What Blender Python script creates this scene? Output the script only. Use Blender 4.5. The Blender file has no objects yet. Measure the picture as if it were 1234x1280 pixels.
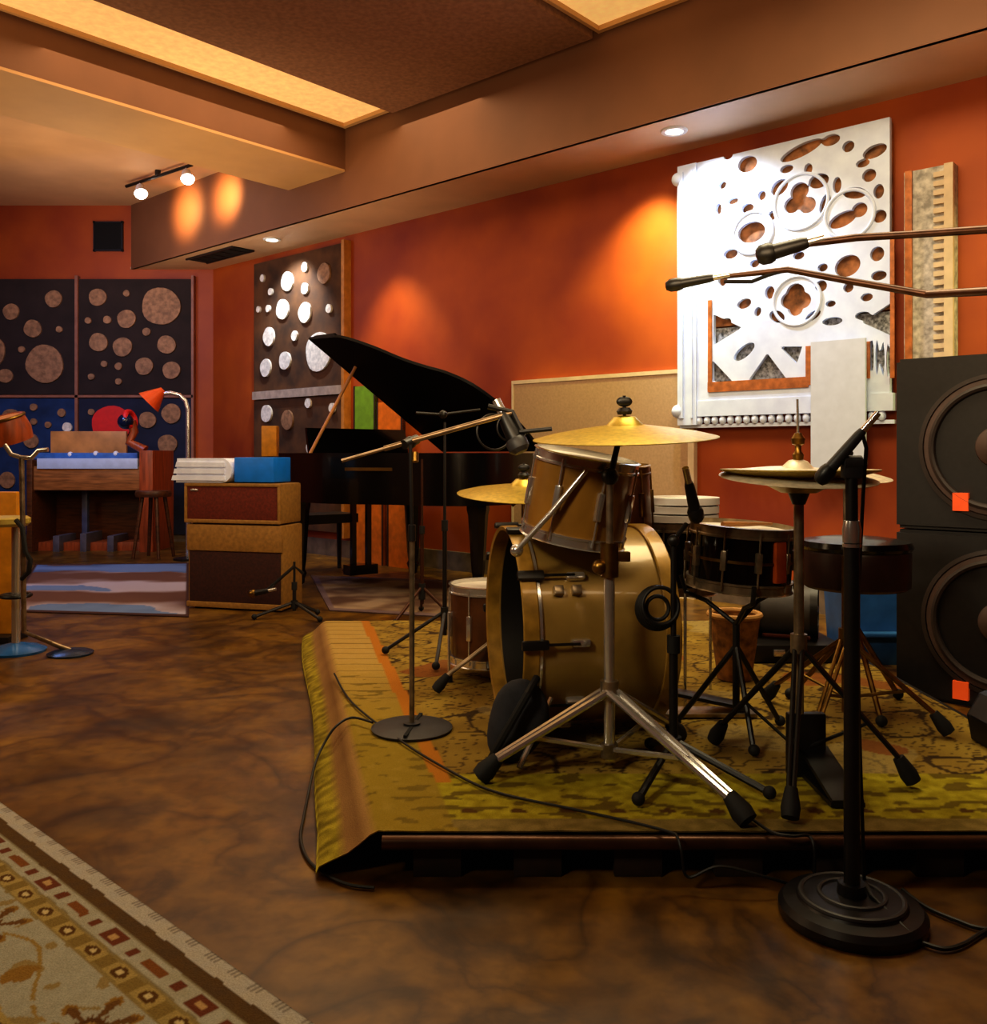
import bpy, bmesh, math, random
import numpy as np
from mathutils import Vector, Matrix, noise as mnoise
random.seed(7)
C = bpy.context.scene.collection
H, F, CX, HV = 1.05, 1130.0, 617.0, 568.0          # camera height, focal length (px of a 1234 wide frame), principal point

def W(u, v, Y):                                      # a point of the room at depth Y seen at (u, v)
    return Vector(((u-CX)/F*Y, Y, H+(HV-v)/F*Y))
def G(u, v, z=0.0):                                  # the same on a horizontal surface of height z
    Y = (H-z)*F/(v-HV); return Vector(((u-CX)/F*Y, Y, z))
# the long right-hand wall
D2 = Vector((.748, -.664, 0)); N2 = Vector((-.664, -.748, 0)); O2 = Vector((-.193, 8.07, 0))
def WR(s, off, z): return O2 + D2*s + N2*off + Vector((0, 0, z))
def wall_sz(u, v, off=0.0):
    o = O2 + N2*off; k = (u-CX)/F
    s = (k*o.y - o.x)/(D2.x - k*D2.y); Y = o.y + s*D2.y
    return s, H+(HV-v)/F*Y

# ---------------------------------------------------------------- materials
def lin(c):
    if isinstance(c, str):
        c = [int(c[i:i+2], 16)/255 for i in (0, 2, 4)]
    return tuple((x/12.92 if x <= .04045 else ((x+.055)/1.055)**2.4) for x in c)
MATS = {}
def M(name, col, rough=.5, metal=0., var=.12, scale=14., bump=0., spec=.5, emit=None, es=0., coat=0., stretch=None, col2=None):
    if name in MATS: return MATS[name]
    m = bpy.data.materials.new(name); m.use_nodes = True
    nt = m.node_tree; b = nt.nodes['Principled BSDF']; c = lin(col)
    tc = nt.nodes.new('ShaderNodeTexCoord'); nz = nt.nodes.new('ShaderNodeTexNoise')
    nz.inputs['Scale'].default_value = scale; nz.inputs['Detail'].default_value = 5
    if stretch:
        mp = nt.nodes.new('ShaderNodeMapping'); mp.inputs['Scale'].default_value = stretch
        nt.links.new(tc.outputs['Object'], mp.inputs['Vector']); nt.links.new(mp.outputs['Vector'], nz.inputs['Vector'])
    else:
        nt.links.new(tc.outputs['Object'], nz.inputs['Vector'])
    rp = nt.nodes.new('ShaderNodeValToRGB')
    lo = lin(col2) if col2 else tuple(x*(1-var*2) for x in c); hi = c if col2 else tuple(min(1, x*(1+var)) for x in c)
    rp.color_ramp.elements[0].position = .32; rp.color_ramp.elements[1].position = .68
    rp.color_ramp.elements[0].color = (*lo, 1); rp.color_ramp.elements[1].color = (*hi, 1)
    nt.links.new(nz.outputs['Fac'], rp.inputs['Fac']); nt.links.new(rp.outputs['Color'], b.inputs['Base Color'])
    b.inputs['Roughness'].default_value = rough; b.inputs['Metallic'].default_value = metal
    b.inputs['Specular IOR Level'].default_value = spec; b.inputs['Coat Weight'].default_value = coat
    b.inputs['Coat Roughness'].default_value = .08
    if bump:
        bp = nt.nodes.new('ShaderNodeBump'); bp.inputs['Strength'].default_value = bump; bp.inputs['Distance'].default_value = .01
        nt.links.new(nz.outputs['Fac'], bp.inputs['Height']); nt.links.new(bp.outputs['Normal'], b.inputs['Normal'])
    if emit:
        b.inputs['Emission Color'].default_value = (*lin(emit), 1); b.inputs['Emission Strength'].default_value = es
    MATS[name] = m; return m

def M_attr(name, rough=.95, bump=.5, scale=260.):
    m = bpy.data.materials.new(name); m.use_nodes = True; nt = m.node_tree; b = nt.nodes['Principled BSDF']
    at = nt.nodes.new('ShaderNodeVertexColor'); at.layer_name = 'weave'
    tc = nt.nodes.new('ShaderNodeTexCoord'); nz = nt.nodes.new('ShaderNodeTexNoise'); nz.inputs['Scale'].default_value = scale; nz.inputs['Detail'].default_value = 3
    nt.links.new(tc.outputs['Object'], nz.inputs['Vector'])
    mr = nt.nodes.new('ShaderNodeMapRange'); mr.inputs['To Min'].default_value = .6; mr.inputs['To Max'].default_value = 1.25
    nt.links.new(nz.outputs['Fac'], mr.inputs['Value'])
    mx = nt.nodes.new('ShaderNodeVectorMath'); mx.operation = 'SCALE'
    nt.links.new(at.outputs['Color'], mx.inputs[0]); nt.links.new(mr.outputs['Result'], mx.inputs['Scale'])
    nt.links.new(mx.outputs['Vector'], b.inputs['Base Color'])
    bp = nt.nodes.new('ShaderNodeBump'); bp.inputs['Strength'].default_value = bump; bp.inputs['Distance'].default_value = .004
    nt.links.new(nz.outputs['Fac'], bp.inputs['Height']); nt.links.new(bp.outputs['Normal'], b.inputs['Normal'])
    b.inputs['Roughness'].default_value = rough; b.inputs['Specular IOR Level'].default_value = .2
    return m

def floor_material():
    m = bpy.data.materials.new('stained_concrete'); m.use_nodes = True; nt = m.node_tree; b = nt.nodes['Principled BSDF']
    L = nt.links.new; tc = nt.nodes.new('ShaderNodeTexCoord')
    def noise(scale, detail, dist):
        n = nt.nodes.new('ShaderNodeTexNoise'); n.inputs['Scale'].default_value = scale; n.inputs['Detail'].default_value = detail
        n.inputs['Distortion'].default_value = dist; L(tc.outputs['Object'], n.inputs['Vector']); return n
    def ramp(src, stops):
        r = nt.nodes.new('ShaderNodeValToRGB'); e = r.color_ramp.elements
        while len(e) < len(stops): e.new(.5)
        for k, (p, c) in enumerate(stops): e[k].position = p; e[k].color = (*lin(c), 1)
        L(src, r.inputs['Fac']); return r
    a = noise(2.6, 12, .5); r1 = ramp(a.outputs['Fac'], [(.25, '48320e'), (.42, '6a4a16'), (.56, '7d591a'), (.75, '966e24')])
    v = noise(2.2, 12, .7)
    ab = nt.nodes.new('ShaderNodeMath'); ab.operation = 'SUBTRACT'; ab.inputs[1].default_value = .5; L(v.outputs['Fac'], ab.inputs[0])
    ab2 = nt.nodes.new('ShaderNodeMath'); ab2.operation = 'ABSOLUTE'; L(ab.outputs[0], ab2.inputs[0])
    r2 = ramp(ab2.outputs[0], [(0, '8c7c66'), (.03, 'd0c8ba'), (.09, 'ffffff')])
    mx = nt.nodes.new('ShaderNodeMix'); mx.data_type = 'RGBA'; mx.blend_type = 'MULTIPLY'; mx.inputs['Factor'].default_value = .8
    L(r1.outputs['Color'], mx.inputs[6]); L(r2.outputs['Color'], mx.inputs[7]); L(mx.outputs[2], b.inputs['Base Color'])
    g = noise(16, 12, .3); r3 = ramp(g.outputs['Fac'], [(.3, '9a9084'), (.5, 'dcd6cc'), (.7, 'ffffff')])
    mx2 = nt.nodes.new('ShaderNodeMix'); mx2.data_type = 'RGBA'; mx2.blend_type = 'MULTIPLY'; mx2.inputs['Factor'].default_value = .75
    L(mx.outputs[2], mx2.inputs[6]); L(r3.outputs['Color'], mx2.inputs[7]); L(mx2.outputs[2], b.inputs['Base Color'])
    c = noise(5, 6, .6); mr = nt.nodes.new('ShaderNodeMapRange'); mr.inputs['To Min'].default_value = .2; mr.inputs['To Max'].default_value = .5
    L(c.outputs['Fac'], mr.inputs['Value']); L(mr.outputs['Result'], b.inputs['Roughness'])
    bp = nt.nodes.new('ShaderNodeBump'); bp.inputs['Strength'].default_value = .12; bp.inputs['Distance'].default_value = .01
    L(c.outputs['Fac'], bp.inputs['Height']); L(bp.outputs['Normal'], b.inputs['Normal'])
    b.inputs['Specular IOR Level'].default_value = .55
    return m

orange = M('orange_plaster', 'ab4f0c', .62, var=.1, scale=1.3, bump=.05, col2='86300a')
soffitm = M('tan_paint', 'd0ab88', .55, var=.06, scale=2)
fasciam = M('brown_paint', '7a5034', .65, var=.06, scale=2)
beamtan = M('light_tan_paint', 'c89a66', .6, var=.05, scale=2)
ceilm = M('ceiling_paint', 'c49a74', .7, var=.05, scale=2)
cloudm = M('brown_fabric', '94684a', .85, var=.12, scale=30, bump=.1)
paneld = M('dark_panel_cloth', '2e211d', .9, var=.15, scale=5)
blued = M('dark_blue_panel_cloth', '20243a', .9, var=.15, scale=5)
woodd = M('cut_wood_disc', '9c7350', .7, var=.2, scale=22, bump=.1)
woodl = M('pale_wood_disc', 'e8dfd0', .6, var=.15, scale=22)
redd = M('red_disc', 'd8241e', .6, var=.05)
stripm = M('panel_strip_wood', '94604a', .6, var=.1, scale=9)
blackg = M('black_gloss', '080707', .22, var=.1, coat=.25)
blackp = M('black_powder_coat', '141212', .42, var=.15)
blackr = M('black_rubber', '0c0b0b', .75, var=.15)
charcoal = M('charcoal_plastic', '2e2d30', .5, var=.1)
chrome = M('chrome', 'dcdad8', .2, .85, var=.06, scale=8)
steel = M('worn_steel', 'a09078', .3, .8, var=.25, scale=20)
brass = M('brass_cymbal', 'c0a648', .38, .75, var=.12, scale=60)
brassd = M('aged_brass', '8a6b35', .35, 1., var=.2, scale=25)
champ = M('champagne_drum_wrap', '96783c', .32, .2, var=.1, scale=9, coat=.4)
hoopw = M('gold_hoop_lacquer', 'a07a30', .35, .2, var=.2, scale=16, coat=.3)
tomw = M('amber_drum_wrap', '946a2a', .3, .1, var=.15, scale=6, coat=.4)
tomd = M('brown_drum_wrap', '5a3312', .35, .1, var=.25, scale=9, coat=.4)
snarew = M('smoked_snare_shell', '1a100b', .15, .5, var=.3, scale=6, coat=.4)
copper = M('copper_drum_shell', '9a4a1c', .25, .9, var=.25, scale=6)
headw = M('coated_drum_head', 'd8d2c4', .7, var=.05)
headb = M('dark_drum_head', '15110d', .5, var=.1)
woodin = M('drum_shell_inside', '7a4a1e', .5, var=.2, scale=9)
tan_tolex = M('tan_amp_covering', '9a6f30', .6, var=.12, scale=40, bump=.08)
grille = M('oxblood_grille_cloth', '6a2410', .85, var=.15, scale=60, bump=.1)
grilled = M('dark_brown_grille_cloth', '3a160b', .85, var=.2, scale=60, bump=.1)
whitep = M('white_paint', 'e2e1e0', .5, var=.04, scale=8)
screenw = M('screen_white_paint', 'd6e2ff', .5, var=.05, scale=10)
whitecloth = M('white_cloth', 'e4eaff', .8, var=.05)
bluem = M('blue_board', '0878e0', .5, var=.06)
bluep = M('blue_plastic', '2f5f9c', .4, var=.1)
orangem = M('orange_lacquer', 'd8741a', .4, var=.12)
orange2 = M('bright_orange', 'e0561a', .4, var=.05)
greenm = M('green_board', '6f9a1c', .6, var=.1)
yellowm = M('amber_yellow_board', 'd08a14', .5, var=.12)
walnut = M('walnut_veneer', '9a6234', .4, var=.25, scale=5, stretch=(1, 8, 8))
organw = M('dark_walnut', '5a3216', .4, var=.25, scale=5, stretch=(1, 8, 8))
redwood = M('reddish_wood', 'a04a20', .4, var=.2, scale=5, stretch=(8, 8, 1))
tanwood = M('tan_music_rest', 'c08448', .5, var=.15, scale=6)
keyw = M('ivory_keys', 'b9c6dc', .35, var=.05)
greyp = M('taupe_fabric', 'ac8b6a', .9, var=.06, scale=60)
creamedge = M('pale_tan_edge', 'd0b898', .6, var=.06)
spk = M('speaker_cabinet', '1a1718', .5, var=.15, scale=40)
spkcone = M('speaker_cone', '54433e', .5, var=.1)
spkcone2 = M('speaker_surround', '342b29', .5, var=.1)
brownleather = M('brown_vinyl', '3a221a', .4, var=.15)
tanwick = M('tan_basket', 'a5743a', .8, var=.3, scale=30, bump=.3)
greycase = M('grey_shell', '4a4848', .5, var=.1)
darkgrey = M('dark_grey_canvas', '2a2a30', .85, var=.2, scale=20, bump=.2)
dark = M('near_black', '050404', .9, var=.1)
lampglow = M('lamp_glow', 'ffffff', .4, emit='fff2e0', es=14)
gapglow = M('added_gap_glow', 'e8c088', .6, emit='ecb96e', es=.6)  # added glow standing in for lamplight on the ceiling gaps
riserm = M('riser_black_paint', '171009', .5, var=.2)
nosing = M('riser_metal_nosing', '5a4030', .3, .7, var=.15, scale=12)
stone = M('grey_stone_base', '6a5a4c', .6, var=.2, scale=9)
copperline = M('copper_inlay', 'b56a35', .5, .2, var=.2, scale=20)
latback = M('brown_screen_back', '9a6238', .7, var=.35, scale=16)
latback2 = M('grey_screen_back', '8d8d92', .7, var=.45, scale=45)
bluebase = M('blue_light_tint', '1463ab', .25, .1, var=.1)  # blue light on a black base, put into its colour
cablem = M('black_cable_rubber', '0d0b09', .55, var=.1)

# ---------------------------------------------------------------- mesh builder
class MB:
    def __init__(s): s.bm = bmesh.new()
    def box(s, c, size, rot=None, bevel=0., seg=2):
        b = bmesh.new(); bmesh.ops.create_cube(b, size=1)
        bmesh.ops.scale(b, vec=Vector(size), verts=b.verts)
        if bevel: bmesh.ops.bevel(b, geom=b.edges[:], offset=min(bevel, min(size)*.45), segments=seg, profile=.6, affect='EDGES')
        m = Matrix.Translation(Vector(c)) @ (rot.to_4x4() if rot else Matrix())
        b.transform(m); s.add(b); return s
    def add(s, b):
        me = bpy.data.meshes.new('tmp'); b.to_mesh(me); s.bm.from_mesh(me); bpy.data.meshes.remove(me); b.free()
    def tube(s, pts, r, seg=10, closed=False):
        pts = [Vector(p) for p in pts]; n = len(pts)
        rs = list(r) if isinstance(r, (list, tuple)) else [r]*n
        bm = s.bm; rings = []; up = None
        for i, p in enumerate(pts):
            a = pts[(i-1) % n] if (i > 0 or closed) else p; b = pts[(i+1) % n] if (i < n-1 or closed) else p
            t = (b-a).normalized()
            if up is None:
                up = Vector((0, 0, 1)) if abs(t.z) < .9 else Vector((1, 0, 0))
            x = (up - t*up.dot(t)); x = x.normalized() if x.length > 1e-6 else t.orthogonal().normalized()
            up = x; y = t.cross(x)
            rings.append([bm.verts.new(p + x*rs[i]*math.cos(2*math.pi*k/seg) + y*rs[i]*math.sin(2*math.pi*k/seg)) for k in range(seg)])
        for i in range(n if closed else n-1):
            A, B = rings[i], rings[(i+1) % n]
            for k in range(seg): bm.faces.new((A[k], A[(k+1) % seg], B[(k+1) % seg], B[k]))
        if not closed:
            bm.faces.new(rings[0][::-1]); bm.faces.new(rings[-1])
        return s
    def lathe(s, prof, c, axis=(0, 0, 1), seg=28, closed=False):
        ax = Vector(axis).normalized(); x = ax.orthogonal().normalized(); y = ax.cross(x); c = Vector(c); bm = s.bm; rings = []
        for (r, h) in prof:
            if r < 1e-6: rings.append([bm.verts.new(c+ax*h)])
            else: rings.append([bm.verts.new(c+ax*h+x*r*math.cos(2*math.pi*k/seg)+y*r*math.sin(2*math.pi*k/seg)) for k in range(seg)])
        n = len(rings)
        for i in range(n if closed else n-1):
            A, B = rings[i], rings[(i+1) % n]
            for k in range(seg):
                k2 = (k+1) % seg
                if len(A) == 1 and len(B) == 1: continue
                if len(A) == 1: bm.faces.new((A[0], B[k2], B[k]))
                elif len(B) == 1: bm.faces.new((A[k], A[k2], B[0]))
                else: bm.faces.new((A[k], A[k2], B[k2], B[k]))
        return s
    def cyl(s, a, b, r, seg=20, r2=None):
        a, b = Vector(a), Vector(b); L = (b-a).length; r2 = r if r2 is None else r2
        return s.lathe([(0, 0), (r, 0), (r2, L), (0, L)], a, b-a, seg)
    def prism(s, poly, lo, hi, f=None):                # poly of 2d points, f maps (x, y, h) to the room
        f = f or (lambda x, y, h: Vector((x, y, h))); bm = s.bm
        A = [bm.verts.new(f(x, y, lo)) for x, y in poly]; B = [bm.verts.new(f(x, y, hi)) for x, y in poly]; n = len(poly)
        bm.faces.new(A[::-1]); bm.faces.new(B)
        for k in range(n): bm.faces.new((A[k], A[(k+1) % n], B[(k+1) % n], B[k]))
        return s
    def sphere(s, c, r, sc=(1, 1, 1), rot=None, seg=20):
        b = bmesh.new(); bmesh.ops.create_uvsphere(b, u_segments=seg, v_segments=seg//2, radius=r)
        b.transform(Matrix.Translation(Vector(c)) @ (rot.to_4x4() if rot else Matrix()) @ Matrix.Diagonal((*sc, 1))); s.add(b); return s
    def ring(s, c, R, r, axis=(0, 0, 1), seg=36, seg2=8):
        return s.lathe([(R+r*math.cos(2*math.pi*k/seg2), r*math.sin(2*math.pi*k/seg2)) for k in range(seg2)], c, axis, seg, closed=True)
    def quad(s, pts):
        s.bm.faces.new([s.bm.verts.new(Vector(p)) for p in pts]); return s

BASE = {}
def link(name, mb, mat, off=Vector(), sharp=38, recalc=True):
    bm = mb.bm
    if recalc: bmesh.ops.recalc_face_normals(bm, faces=bm.faces[:])
    if off.length: bmesh.ops.translate(bm, vec=-off, verts=bm.verts)
    for f in bm.faces: f.smooth = True
    lim = math.radians(sharp)
    for e in bm.edges:
        e.smooth = (len(e.link_faces) == 2 and e.calc_face_angle(0) < lim)
    me = bpy.data.meshes.new(name); bm.to_mesh(me); bm.free()
    for m in (mat if isinstance(mat, (list, tuple)) else [mat]): me.materials.append(m)
    o = bpy.data.objects.new(name, me); C.objects.link(o); return o
def tag(o, label, cat, group=None):
    o['label'] = label; o['category'] = cat
    if group: o['group'] = group
def thing(name, label, cat, base, group=None):
    o = bpy.data.objects.new(name, None); C.objects.link(o); o.location = Vector(base); o.empty_display_size = .1
    tag(o, label, cat, group); BASE[o.name] = Vector(base); return o
def part(name, mb, mat, parent, label=None, **k):
    base = BASE[parent.name]; o = link(name, mb, mat, base, **k); o.parent = parent; BASE[o.name] = base
    if label: o['label'] = label
    return o
def solo(name, mb, mat, label, cat, base, group=None, **k):
    base = Vector(base); o = link(name, mb, mat, base, **k); o.location = base; tag(o, label, cat, group); BASE[o.name] = base; return o
def struct(name, mb, mat, **k):
    o = link(name, mb, mat, **k); o['kind'] = 'structure'; return o
def rotz(a): return Matrix.Rotation(a, 3, 'Z')

# ================================================================ the setting
CEIL, SOFF = 4.05, 3.28
struct('floor', MB().box((0.5, 4, -.05), (19, 18, .1)), floor_material())
struct('ceiling', MB().box((0.5, 4, CEIL+.05), (19, 18, .1)), ceilm)
struct('wall_back', MB().box((-3.8, 10.98, CEIL/2), (11, .16, CEIL)), orange)
f2 = lambda s, o, z: WR(s, o, z)
struct('wall_right', MB().prism([(-4.75, -.16), (11.5, -.16), (11.5, 0), (-4.75, 0)], 0, CEIL, f2), orange)
struct('wall_left', MB().box((-7.2, 3.5, CEIL/2), (.16, 16, CEIL)), orange)
struct('wall_front', MB().box((1, -4.3, CEIL/2), (18, .16, CEIL)), orange)
struct('baseboard_right', MB().prism([(-4.2, 0), (11, 0), (11, .03), (-4.2, .03)], 0, .17, f2), stone)
struct('baseboard_back', MB().box((-5.6, 10.885, .07), (4.4, .03, .14)), stone)
# soffit that runs along the right wall
sb = (Vector((-4.38, 10.9, 0))-O2); s_off = sb.dot(N2)
sof = MB()
def sofquad(face):
    return face
s0, s1 = -4.4 + .0, 11.3
# fascia starts where it meets the back wall
sF = sb.dot(D2)
sofp = [(sF, s_off), (s1, s_off), (s1, .0), (-4.25, .0)]
struct('trim_1', MB().prism(sofp, SOFF, SOFF+.03, f2), soffitm)
struct('trim_2', MB().prism([(sF+.03, s_off+.004), (s1, s_off+.004), (s1, s_off-.03), (sF+.03, s_off-.03)], SOFF, CEIL, f2), fasciam)
# beam across the ceiling, at right angles to the soffit
def s_fascia(u):
    k = (u-CX)/F; o = O2+N2*s_off; return (k*o.y-o.x)/(D2.x-k*D2.y)
b0, b1 = s_fascia(362), s_fascia(432)
struct('trim_3', MB().prism([(b0, s_off), (b1, s_off), (b1, s_off+6.5), (b0, s_off+6.5)], 3.63, CEIL, f2), fasciam)
struct('trim_4', MB().prism([(b0-.004, s_off+.01), (b1+.004, s_off+.01), (b1+.004, s_off+6.5), (b0-.004, s_off+6.5)], 3.61, 3.632, f2), beamtan)
# ceiling cloud, and added glowing panels standing in for the lit ceiling gaps
c0, c1 = s_fascia(497), s_fascia(747)
cl = thing('acoustic_cloud', 'large flat brown fabric panel hung just under the ceiling', 'ceiling panel', WR((c0+c1)/2, s_off+1.8, 3.98))
part('fabric_panel', MB().prism([(c0, s_off+.06), (c1, s_off+.06), (c1, s_off+4.2), (c0, s_off+4.2)], 3.955, 4.02, f2), cloudm, cl)
part('hanging_bracket', MB().prism([(c0+.3, s_off+.5), (c1-.3, s_off+.5), (c1-.3, s_off+.6), (c0+.3, s_off+.6)], 4.02, CEIL, f2), blackp, cl)
for (a, b, lab) in ((b1+.03, c0-.02, 'added amber glow strip for lit ceiling between beam and brown panel'),
                    (c1+.03, c1+.75, 'added amber glow panel for lit ceiling right of brown panel')):
    L = thing('added_glow_strip', lab, 'ceiling light', WR((a+b)/2, s_off+1.5, CEIL-.03), 'added amber glow strips on the ceiling')
    part('glow_sheet', MB().prism([(a+.03, s_off+.07), (b-.03, s_off+.07), (b-.03, s_off+4.0), (a+.03, s_off+4.0)], CEIL-.025, CEIL-.002, f2), gapglow, L)
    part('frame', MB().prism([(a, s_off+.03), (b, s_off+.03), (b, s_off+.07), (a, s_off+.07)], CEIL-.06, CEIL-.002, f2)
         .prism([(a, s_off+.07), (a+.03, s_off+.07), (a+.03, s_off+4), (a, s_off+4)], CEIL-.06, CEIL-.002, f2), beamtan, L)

# recessed downlights
def downlight(u, v, lab):
    p = G(u, v, 0); Y = (SOFF-H)*F/(HV-v); p = Vector(((u-CX)/F*Y, Y, SOFF))
    t = thing('recessed_downlight', lab, 'ceiling light', p, 'recessed downlights in the soffit')
    part('trim_ring', MB().lathe([(.06, -.012), (.088, -.012), (.092, -.001), (.06, -.001)], p, seg=28, closed=True), whitep, t)
    part('lens', MB().lathe([(0, -.006), (.06, -.006), (.06, -.001), (0, -.001)], p, seg=24), lampglow, t)
    return p
dl1 = downlight(843, 163, 'round white downlight recessed in the soffit above white carved screen')
dl2 = downlight(340, 299, 'small round downlight recessed in the soffit over the disc panel')
# vents
vt = thing('wall_vent', 'square black vent opening high on the orange back wall', 'vent', (-4.66, 10.9, 3.5))
v0, v1 = W(118, 313, 10.88), W(153, 278, 10.88)
vm = MB(); vm.box(((v0.x+v1.x)/2, 10.885, (v0.z+v1.z)/2), (v1.x-v0.x, .02, v1.z-v0.z)); part('opening', vm, dark, vt)
fm = MB()
for zz in (v0.z, v1.z): fm.box(((v0.x+v1.x)/2, 10.88, zz), (v1.x-v0.x+.03, .03, .018))
for xx in (v0.x, v1.x): fm.box((xx, 10.88, (v0.z+v1.z)/2), (.018, .03, v1.z-v0.z+.03))
part('frame', fm, blackp, vt)
sv = thing('soffit_vent', 'black slot vent set in the soffit underside near back wall', 'vent', WR(-3.6, .4, SOFF))
sa, sbb = -3.95, -3.0
part('opening', MB().prism([(sa, .28), (sbb, .28), (sbb, .52), (sa, .52)], SOFF-.012, SOFF-.002, f2), dark, sv)
fm = MB()
for o in (.27, .53): fm.prism([(sa, o-.01), (sbb, o-.01), (sbb, o+.01), (sa, o+.01)], SOFF-.02, SOFF-.001, f2)
for k in range(5): fm.prism([(sa+.1+k*.18, .28), (sa+.11+k*.18, .28), (sa+.11+k*.18, .52), (sa+.1+k*.18, .52)], SOFF-.018, SOFF-.002, f2)
part('grille', fm, blackp, sv)
# track light
tA, tB = W(158, 233, 9.917), W(240, 206, 9.177); tA.z = tB.z = CEIL-.06
tl = thing('track_light', 'black ceiling track with two glowing white spot heads', 'ceiling light', (tA+tB)/2)
part('track', MB().tube([tA, tB], .018, 8).cyl((tA+tB)/2, (tA+tB)/2+Vector((0, 0, .06)), .03), blackp, tl)
TRK = []
for q, (u, v) in zip((.22, .92), ((183, 237), (245, 211))):
    p = tA.lerp(tB, q); e = p+Vector((.03, -.05, -.14))
    h = part('lamp_head', MB().cyl(p, p+Vector((0, 0, -.06)), .01).cyl(p+Vector((0, 0, -.05)), e, .04, r2=.07), whitep, tl)
    part('bulb', MB().sphere(e, .066, (1, 1, .9)), lampglow, h); TRK.append(e)

# ================================================================ disc panels
def disc_panel(lab, frame, w, h, discs, board, group, thick=.05):
    """frame(x, y, out) -> room; discs (x, y, r, material)"""
    t = thing('acoustic_disc_panel', lab, 'wall panel', frame(w/2, 0, 0), group)
    part('board', MB().prism([(0, 0), (w, 0), (w, h), (0, h)], .0, thick, lambda x, y, o: frame(x, y, o)), board, t)
    for (x, y, r, m) in discs:
        mb = MB(); n = 22; ph = random.random()*6; A = []
        poly = [(x+r*(1+.04*math.sin(3*a+ph))*math.cos(a), y+r*(1+.04*math.sin(2*a+ph))*math.sin(a)) for a in [2*math.pi*k/n for k in range(n)]]
        mb.prism(poly, thick, thick+.022, lambda x, y, o: frame(x, y, o))
        d = part('disc', mb, m, t, 'glossy red disc' if m is redd else None)
    return t
def bw(u, v): q = W(u, v, 10.85); return q
def backpanel(lab, u0, v0, u1, v1, pix, board, extra=()):
    a, b = bw(u0, v1), bw(u1, v0)
    fr = lambda x, y, o: Vector((a.x+x, 10.894-o, a.z+y))
    D = []
    for (u, v, r, *m) in pix:
        q = bw(u, v); D.append((q.x-a.x, q.z-a.z, r*10.85/F, m[0] if m else woodd))
    return disc_panel(lab, fr, b.x-a.x, b.z-a.z, D, board, 'disc panels on the walls')
backpanel('dark wall panel with one large disc at its upper right corner', 99, 349, 240, 493,
    [(202, 383, 24), (123, 372, 11), (159, 367, 4), (159, 399, 11.5), (111, 401, 4), (135, 400, 5), (184, 415, 5), (124, 428, 11.5), (154, 434, 12),
     (209, 431, 11.5), (181, 458, 11), (215, 463, 11), (131, 455, 4), (149, 458, 4.5), (115, 471, 4), (149, 477, 4)], paneld)
backpanel('dark wall panel with one large disc near its lower right', 0-48, 349, 94, 493,
    [(57, 455, 23.5), (68, 374, 10.5), (42, 411, 11), (75, 412, 4), (15, 390, 10), (28, 437, 4), (-12, 440, 20), (8, 470, 9), (-25, 380, 10)], paneld)
backpanel('blue-black wall panel with a big red disc behind the organ', 99, 498, 240, 668,
    [(140, 531, 24.5, redd), (185, 525, 10.5), (215, 517, 12), (210, 555, 12), (208, 600, 9), (120, 590, 10), (115, 515, 4), (228, 585, 5), (205, 635, 11), (165, 610, 5)], blued)
backpanel('blue wall panel with small pale discs above the organ', -48, 498, 94, 668,
    [(43, 509, 4.5), (78, 516, 5), (43, 527, 4), (61, 531, 4), (40, 551, 9), (85, 534, 6, woodl), (15, 523, 12), (-20, 560, 14), (10, 600, 10), (60, 600, 9)],
    M('blue_panel_cloth', '1b3560', .9, var=.2, scale=5))
sm = MB(); q0, q1 = bw(96.5, 345), bw(96.5, 668)
sm.box((q0.x, 10.86, (q0.z+q1.z)/2), (.035, .08, q0.z-q1.z)); q = bw(96, 495.5)
ql, qr = bw(-52, 495.5), bw(242, 495.5)
sm.box(((ql.x+qr.x)/2, 10.86, q.z), (qr.x-ql.x, .08, .03)); qq = bw(241.5, 400); sm.box((qq.x, 10.86, (q0.z+q1.z)/2), (.03, .08, q0.z-q1.z))
struct('trim_5', sm, stripm)
def wallpanel(lab, s0, s1, z0, z1, pix, board):
    fr = lambda x, y, o: WR(s0+x, .005+o, z0+y)
    D = []
    for (u, v, r, *m) in pix:
        s, z = wall_sz(u, v, .05); Y = WR(s, 0, 0).y
        D.append((s-s0, z-z0, r*Y/F, m[0] if m else woodl))
    return disc_panel(lab, fr, s1-s0, z1-z0, D, board, 'disc panels on the walls')
pa, pb = wall_sz(318, 400, .05)[0], wall_sz(430, 400, .05)[0]
brownp = M('brown_panel_cloth', '553416', .9, var=.3, scale=4)
wallpanel('brown wall panel with bright white discs lit by downlight', pa, pb, 1.76, 3.2,
    [(361, 352, 12), (355, 387, 12.5), (383, 391, 12.5), (338, 421, 11.5), (358, 451, 11.5), (334, 460, 11), (400, 440, 25), (383, 361, 7), (407, 342, 12.5, woodd),
     (340, 365, 4.5), (325, 387, 4), (337, 386, 4.5), (383, 334, 6), (330, 348, 4.5), (413, 386, 5.5), (370, 420, 6)], brownp)
wallpanel('brown wall panel with small discs half hidden by the piano', pa, pb, .25, 1.66,
    [(335, 517, 11), (361, 525, 12, woodd), (387, 504, 6), (417, 510, 6), (340, 590, 12), (375, 600, 8), (390, 560, 8)], brownp)
struct('trim_6', MB().prism([(pa, .0), (pb+.02, 0), (pb+.02, .08), (pa, .08)], 1.665, 1.755, f2), M('pale_shelf_paint', 'b09c8a', .5))
struct('trim_7', MB().prism([(pb+.005, 0), (pb+.05, 0), (pb+.05, .09), (pb+.005, .09)], .2, 3.22, f2), M('amber_trim', 'c08038', .5))

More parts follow.
